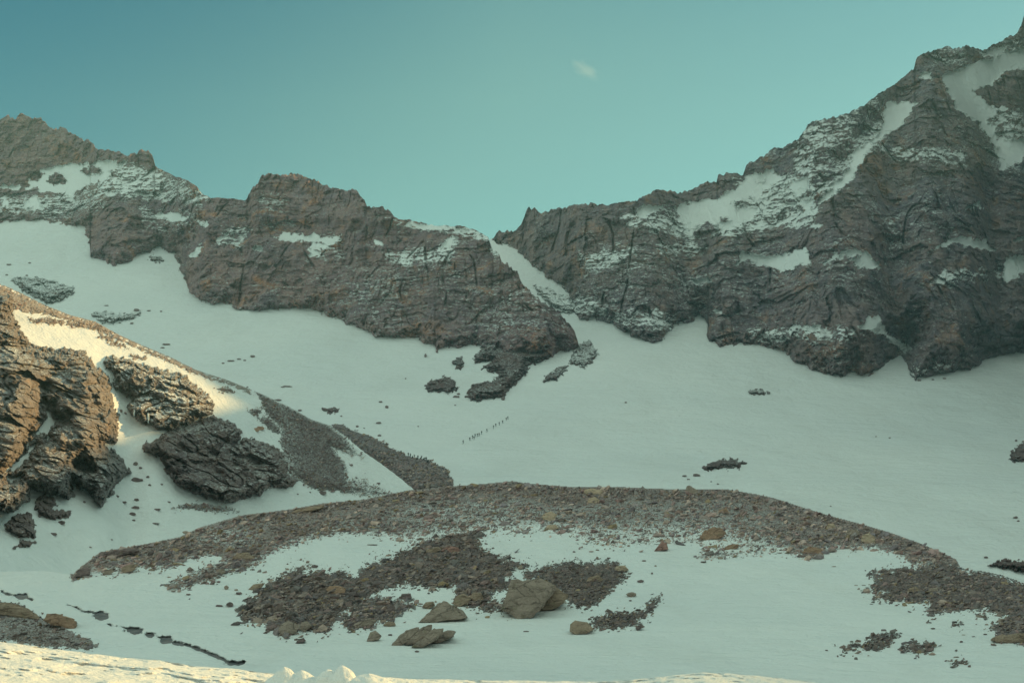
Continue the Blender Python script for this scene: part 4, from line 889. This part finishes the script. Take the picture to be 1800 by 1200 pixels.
GS = [(326,935,12,6),(331,1044,9,4),(384,1022,8,4),(398,1032,9,9),(385,1064,14,5),(404,1062,14,10),(415,1036,8,4),(420,1042,12,6),(553,995,14,7),(505,1000,8,4),(925,1109,12,3),(1132,985,9,3),(1152,994,5,3),(1146,1007,5,4),(1126,1021,14,6),(1110,1044,20,10),(1108,1055,6,3),(1070,980,8,3),(1050,966,7,3),(1009,969,6,3),(1237,987,12,4),(1266,980,12,6),(1408,977,18,6),(1475,938,6,4),(1505,1028,8,2),(1518,1028,8,2),(1532,1061,7,2),(1466,995,9,2),(1453,1142,6,3),(1640,1104,10,3),(1722,1082,16,5),(1682,1097,12,4),(1690,1127,7,4),(1694,1115,8,2),(1711,1118,7,2),(1732,1114,8,3),(1681,1154,12,3),(1612,1152,8,3),(684,1037,5,3),(766,1057,5,4),(686,1115,9,4),(733,1144,9,4),(915,997,10,8),(920,992,12,5),(268,1000,8,4),(266,1001,12,5),(655,957,22,3),(1525,1120,10,4),(1497,1127,8,3),(1540,1138,8,3)]
for i, q in enumerate(GS):
    far_stone(*q, groundY, 'dark' if i % 3 else 'grey', 'small stone lying loose on the snow around the moraine', 'small stones on the moraine snow')

label_stones()

# ------------------------------------------------------------------ stream
def stream():
    u = np.arange(-10, 445, 1.0); v = np.arange(1030, 1180, 1.0); U, V = np.meshgrid(u, v)
    f = stream_field(U, V); Y = groundY(U, V) + 1.0; P = world_pt(U, V, Y)
    k = f > -3.0; kf = k[:-1, :-1] | k[1:, :-1] | k[:-1, 1:] | k[1:, 1:]
    F = grid_faces(len(v), len(u), kf)[:, ::-1]; Vv, F, _ = compact(P.reshape(-1, 3), F, {})
    k = NT('dark_water'); p = k.pos(); n = k.noise(k.mapping(p, (1, 1, 4)), 1.2, 6, 0.7)
    k.set('Base Color', k.mix(k.mr(n, 0.40, 0.62), (0.07, 0.075, 0.085), (0.24, 0.20, 0.20))); k.set('Roughness', 0.35); k.bump(n, 1.0, 0.4)
    return tag(mesh_obj('stream', Vv, F, k.m, smooth=True), kind='structure')
stream()

# ------------------------------------------------------------------ sunlit snow bank in front
FRONT = [(-150,1113),(-60,1121),(0,1127),(56,1134),(111,1142),(167,1149),(222,1156),(278,1160),(350,1171),(417,1175),(480,1184),(520,1189),(560,1190),(650,1188),(680,1190),(744,1193),(817,1194.5),(900,1195.5),(1030,1197),(1090,1196),(1160,1189),(1235,1181),(1280,1183),(1360,1190),(1450,1201),(1600,1215),(1950,1235)]
def yF(u, v):
    t = interp(FRONT, u)
    return np.maximum(16.5 - (v-t)*0.05, 3.2)
def f_disp(U, V, Y, at):
    P = world_pt(U, V, Y)
    return Y + 0.30*fbm(P*np.array([1.1, 1.1, 1.1]), 3)*sstep(0, 10, V-interp(FRONT, U)) + 0.10*fbm(P*4.0, 3, 0.6)
o = sheet('snow_bank', -1800, 3600, 4.0, lambda u: interp(FRONT, u)+perlin(np.stack([u/25, u*0, u*0+1.3], -1))*1.2, lambda u: np.full(u.shape, 1560.0), 200, yF, M_SNOW_NEAR, back=((0.8, -0.15), (4, -1.6), (12, -3.5), (30, -6)), disp=f_disp, power=1.5)
tag(o, kind='structure')
def mound(cu, vt, wpx, hpx, label, seed):
    Y = 14.6; s = Y/FPX; n = 56; m = 30; V = []; r = np.linspace(0, 1, m)
    c = world_pt(cu, vt+hpx, Y); th = np.linspace(0, 2*math.pi, n, endpoint=False)
    R, T = np.meshgrid(r, th, indexing='ij')
    prof = (1-sstep(0, 1, R))*0.82 + 0.18*np.exp(-(R*3.2)**2)
    X = c[0]+R*np.cos(T)*wpx*s*0.5*1.45; Yv = c[1]+R*np.sin(T)*wpx*s*0.55; Z = c[2]+prof*hpx*s*1.0 - 0.12*R**3
    P = np.stack([X, Yv, Z], -1); P[..., 2] += 0.018*fbm(P*6+seed, 3)*(1-R)*(R > 0.02); P[..., 0] += 0.02*fbm(P*6+seed+3, 2)
    i = (np.arange(m-1)[:, None]*n + np.arange(n)[None]); j = (np.arange(m-1)[:, None]*n + (np.arange(n)[None]+1) % n)
    F = np.stack([i, i+n, j+n, j], -1).reshape(-1, 4)
    tag(mesh_obj('snow_mound', P.reshape(-1, 3), F, M_SNOW_NEAR, smooth=True), label, 'snow mound')
mound(499, 1174, 70, 26, 'sunlit snow mound with a blunt top, the left one on the front bank', 1)
mound(531, 1180, 64, 18, 'lowest rounded snow mound between the two pointed ones', 2)
mound(576, 1178, 56, 20, 'small rounded snow mound touching the tallest one', 3)
mound(602, 1170, 62, 31, 'tallest pointed snow mound on the front bank', 4)
mound(648, 1184, 90, 14, 'wide flat snow mound at the right end of the group', 5)

# ------------------------------------------------------------------ people
def person_mesh(name, J, mat_fun, mats):
    """J: joints name -> (pos, radius, parent)"""
    names = list(J); me = bpy.data.meshes.new('sk')
    me.from_pydata([J[n][0] for n in names], [(names.index(J[n][2]), i) for i, n in enumerate(names) if J[n][2]], [])
    o = bpy.data.objects.new('sk', me); COL.objects.link(o)
    o.modifiers.new('s', 'SKIN')
    for i, n in enumerate(names):
        sv = me.skin_vertices[0].data[i]; r = J[n][1]; sv.radius = (r, r); sv.use_root = (i == 0)
    sb = o.modifiers.new('u', 'SUBSURF'); sb.levels = 1
    dg = bpy.context.evaluated_depsgraph_get(); ev = o.evaluated_get(dg)
    m2 = bpy.data.meshes.new_from_object(ev); m2.name = name
    bpy.data.objects.remove(o)
    m2.materials.clear()
    for m in mats: m2.materials.append(m)
    for p in m2.polygons:
        p.material_index = mat_fun(p.center); p.use_smooth = True
    return m2
SKIN = flat_material('skin', (0.42, 0.26, 0.18)); TROU = flat_material('trousers', (0.02, 0.022, 0.028)); HAIR = flat_material('helmet_black', (0.02, 0.02, 0.02), 0.5)
JK = [flat_material('jacket_black', (0.015, 0.018, 0.022)), flat_material('jacket_navy', (0.015, 0.03, 0.07)), flat_material('jacket_green', (0.02, 0.06, 0.045)), flat_material('jacket_brown', (0.09, 0.05, 0.045))]
PK = flat_material('pack_fabric', (0.02, 0.03, 0.03))
def joints(pose):
    s = {'walk': 0.25, 'step': -0.22, 'stand': 0.05}[pose] if pose != 'sit' else 0
    J = {}
    if pose == 'sit':
        J['pelvis'] = ((0,0,0.30), .15, None); hz = 0.30; lean = 0.02
        legs = {'L': [(.11,.36,.48),(.12,.52,.10),(.12,.64,.06)], 'R': [(-.11,.34,.50),(-.13,.46,.10),(-.13,.58,.06)]}
    else:
        J['pelvis'] = ((0,0,0.95), .15, None); hz = 0.95; lean = 0.10
        legs = {'L': [(.10,s*.8+.06,.52),(.10,s-.02,.10),(.10,s+.14,.05)], 'R': [(-.10,-s*.3+.05,.50),(-.10,-s-.08,.10),(-.10,-s+.08,.05)]}
    J['waist'] = ((0,lean*.5,hz+.20), .135, 'pelvis'); J['chest'] = ((0,lean,hz+.42), .165, 'waist'); J['neck'] = ((0,lean*1.2,hz+.57), .065, 'chest')
    J['head'] = ((0,lean*1.3+.01,hz+.68), .10, 'neck'); J['crown'] = ((0,lean*1.3,hz+.78), .085, 'head')
    for sd_, sg in (('L', 1), ('R', -1)):
        a, b, c = legs[sd_]
        J['hip'+sd_] = ((sg*.10,0,hz-.04), .10, 'pelvis'); J['knee'+sd_] = (a, .07, 'hip'+sd_); J['ankle'+sd_] = (b, .05, 'knee'+sd_); J['toe'+sd_] = (c, .045, 'ankle'+sd_)
        J['sh'+sd_] = ((sg*.19,lean,hz+.48), .075, 'chest')
        sw = sg*s*0.8
        J['el'+sd_] = ((sg*.26,lean-.06+sw*.3,hz+.22), .055, 'sh'+sd_); J['wr'+sd_] = ((sg*.24,lean+.18+sw*.4,hz+.10), .038, 'el'+sd_); J['ha'+sd_] = ((sg*.23,lean+.27+sw*.4,hz+.11), .042, 'wr'+sd_)
    return J
def pack_mesh(hz):
    bm = bmesh.new(); bmesh.ops.create_cube(bm, size=1.0)
    bmesh.ops.scale(bm, vec=(.30,.20,.48), verts=bm.verts); bmesh.ops.bevel(bm, geom=list(bm.edges), offset=.06, segments=2, affect='EDGES')
    for v in bm.verts: v.co.y += -.04*(0.25-abs(v.co.z)); v.co += Vector((0, -.20, hz+.36))
    me = bpy.data.meshes.new('backpack'); bm.to_mesh(me); bm.free(); me.materials.append(PK); return me
def helm_mesh(hz, lean):
    bm = bmesh.new(); bmesh.ops.create_uvsphere(bm, u_segments=12, v_segments=8, radius=.125)
    for v in bm.verts:
        v.co.z = max(v.co.z, -0.02); v.co.y *= 1.12; v.co += Vector((0, lean*1.3, hz+.76))
    me = bpy.data.meshes.new('helmet'); bm.to_mesh(me); bm.free(); me.materials.append(HAIR); return me
MESH = {}
def person(pose, jk, loc, rz, label, group):
    key = (pose, jk)
    if key not in MESH:
        hz = .30 if pose == 'sit' else .95
        def mf(c):
            if c.z > hz+.60: return 0
            if c.z > hz-.02 and (pose != 'sit' or c.y < .30): return 1
            return 2
        MESH[key] = person_mesh('person', joints(pose), mf, [SKIN, JK[jk], TROU])
    hz = .30 if pose == 'sit' else .95; lean = .02 if pose == 'sit' else .10
    for kx, fn in (('p', pack_mesh), ):
        if (kx, hz) not in MESH: MESH[(kx, hz)] = fn(hz)
    if ('h', hz) not in MESH: MESH[('h', hz)] = helm_mesh(hz, lean)
    o = bpy.data.objects.new('person', MESH[key]); COL.objects.link(o); o.location = loc; o.rotation_euler = (0, 0, rz)
    tag(o, label, 'person', group)
    for nm, kx in (('backpack', 'p'), ('helmet', 'h')):
        c = bpy.data.objects.new(nm, MESH[(kx, hz)]); COL.objects.link(c); c.parent = o
    return o
ordn = ['last and lowest', 'second from the bottom', 'third from the bottom', 'fourth from the bottom', 'fifth from the bottom', 'sixth from the bottom', 'seventh from the bottom', 'eighth from the bottom', 'middle', 'sixth from the top', 'fifth from the top', 'fourth from the top', 'third from the top', 'second from the top', 'first and highest']
HK = [(814.1,776.9,'walk',0),(825.7,771.3,'walk',0),(830.6,767.5,'stand',0),(833.3,769.8,'step',2),(835.1,765,'walk',1),(839.1,764.3,'step',0),(842.2,763.4,'walk',3),(846.5,760,'stand',0),(855.9,756,'walk',0),(867.5,750,'step',0),(871.5,746.6,'walk',0),(877.6,744,'stand',0),(883.4,741,'walk',0),(889.8,736.2,'step',0),(892.6,734,'walk',0)]
BOWL_OBJ = [x for x in COL.objects if x.name.startswith('snow_slope')][0]
for i, (u_, v_, pose, jk) in enumerate(HK):
    vv = v_+3.2; Y = float(bowlY(np.array(u_), np.array(vv))); p = world_pt(u_, vv, Y)
    cl = ['black', 'navy', 'green', 'brown'][jk]
    person(pose, jk, (p[0], p[1]-0.1, p[2]-0.10), -0.9+0.3*math.sin(i*2.1), '%s jacketed climber, %s in the line crossing the snow' % (cl, ordn[i]), 'climbers in a line on the snow slope')
RS = [(717.7,799.3,'stand',0),(721.3,801.0,'stand',0),(725,802.5,'sit',0),(728.3,803.0,'stand',0),(732.7,805.4,'sit',3),(734.5,804.6,'stand',0),(740.7,804.2,'stand',0),(744,806.5,'sit',0),(746.7,808.0,'stand',2),(749.3,807.6,'stand',0),(751.2,810.5,'sit',0),(752.8,812.5,'stand',0)]
rl = ['first', 'second', 'third', 'fourth', 'fifth', 'sixth', 'sixth from last', 'fifth from last', 'fourth from last', 'third from last', 'second from last', 'last']
for i, (u_, v_, pose, jk) in enumerate(RS):
    hpx = 6.0; vb = max(v_+2.6, float(interp([(582,746),(599,746),(626,760),(654,768),(690,789),(721,803),(751,809),(776,821)], u_))+0.8)
    sdv = float(sdist(SPIT, np.array([u_]), np.array([vb]))[0])
    Y = float(bowlY(np.array(u_), np.array(vb))) - min(1.4*max(sdv, 0)+1.0, 26.0) - 0.6; p = world_pt(u_, vb, Y)
    person(pose, jk, (p[0], p[1], p[2]-0.05), 2.6+0.9*math.sin(i*1.7), '%s figure in dark clothes, %s counting down the scree ribbon rim' % ('sitting' if pose == 'sit' else 'standing', rl[i]), 'party resting on the scree ribbon')

# ------------------------------------------------------------------ cloud wisp and haze
def cloud():
    Y = 3400.0; c = world_pt(1032, 124, Y); bm = bmesh.new(); bmesh.ops.create_icosphere(bm, subdivisions=3, radius=1.0)
    me = bpy.data.meshes.new('cloud'); bm.to_mesh(me); bm.free()
    k = bpy.data.materials.new('cloud'); k.use_nodes = True; t = k.node_tree; t.nodes.clear()
    o_ = t.nodes.new('ShaderNodeOutputMaterial'); pv = t.nodes.new('ShaderNodeVolumePrincipled'); pv.inputs['Color'].default_value = (1, 1, 1, 1)
    tc = t.nodes.new('ShaderNodeTexCoord'); nz = t.nodes.new('ShaderNodeTexNoise'); nz.inputs['Scale'].default_value = 1.6; nz.inputs['Detail'].default_value = 4; nz.inputs['Distortion'].default_value = 0.8
    t.links.new(tc.outputs['Object'], nz.inputs['Vector'])
    ln = t.nodes.new('ShaderNodeVectorMath'); ln.operation = 'LENGTH'; t.links.new(tc.outputs['Object'], ln.inputs[0])
    mr = t.nodes.new('ShaderNodeMapRange'); mr.inputs[1].default_value = 1.0; mr.inputs[2].default_value = 0.0; mr.inputs[3].default_value = -0.45; mr.inputs[4].default_value = 0.35; t.links.new(ln.outputs['Value'], mr.inputs[0])
    ad = t.nodes.new('ShaderNodeMath'); ad.operation = 'ADD'; t.links.new(nz.outputs[0], ad.inputs[0]); t.links.new(mr.outputs[0], ad.inputs[1])
    m2 = t.nodes.new('ShaderNodeMapRange'); m2.inputs[1].default_value = 0.42; m2.inputs[2].default_value = 0.8; m2.inputs[3].default_value = 0; m2.inputs[4].default_value = 0.006; t.links.new(ad.outputs[0], m2.inputs[0])
    t.links.new(m2.outputs[0], pv.inputs['Density']); t.links.new(pv.outputs[0], o_.inputs['Volume'])
    me.materials.append(k)
    o = bpy.data.objects.new('cloud', me); COL.objects.link(o); o.location = c; o.scale = (105, 62, 40); o.rotation_euler = (0, math.radians(38), 0)
    tag(o, 'faint small wisp of cloud alone in the teal sky', 'cloud')
cloud()
def haze(dens=0.00019):
    x0, x1, y0, y1, z0, z1 = -900, 900, -450, 1300, -420, 600
    V = [(x, y, z) for z in (z0, z1) for y in (y0, y1) for x in (x0, x1)]
    F = [(0,2,3,1),(4,5,7,6),(0,1,5,4),(2,6,7,3),(0,4,6,2),(1,3,7,5)]
    k = bpy.data.materials.new('haze'); k.use_nodes = True; t = k.node_tree; t.nodes.clear()
    o_ = t.nodes.new('ShaderNodeOutputMaterial'); pv = t.nodes.new('ShaderNodeVolumePrincipled')
    pv.inputs['Color'].default_value = (0.50, 0.90, 0.92, 1); pv.inputs['Density'].default_value = dens
    t.links.new(pv.outputs[0], o_.inputs['Volume'])
    o = mesh_obj('haze', np.array(V, float), np.array(F), k, loc=(0, 500, z0)); tag(o, kind='stuff', label='thin blue grey mountain air', cat='haze')
haze()
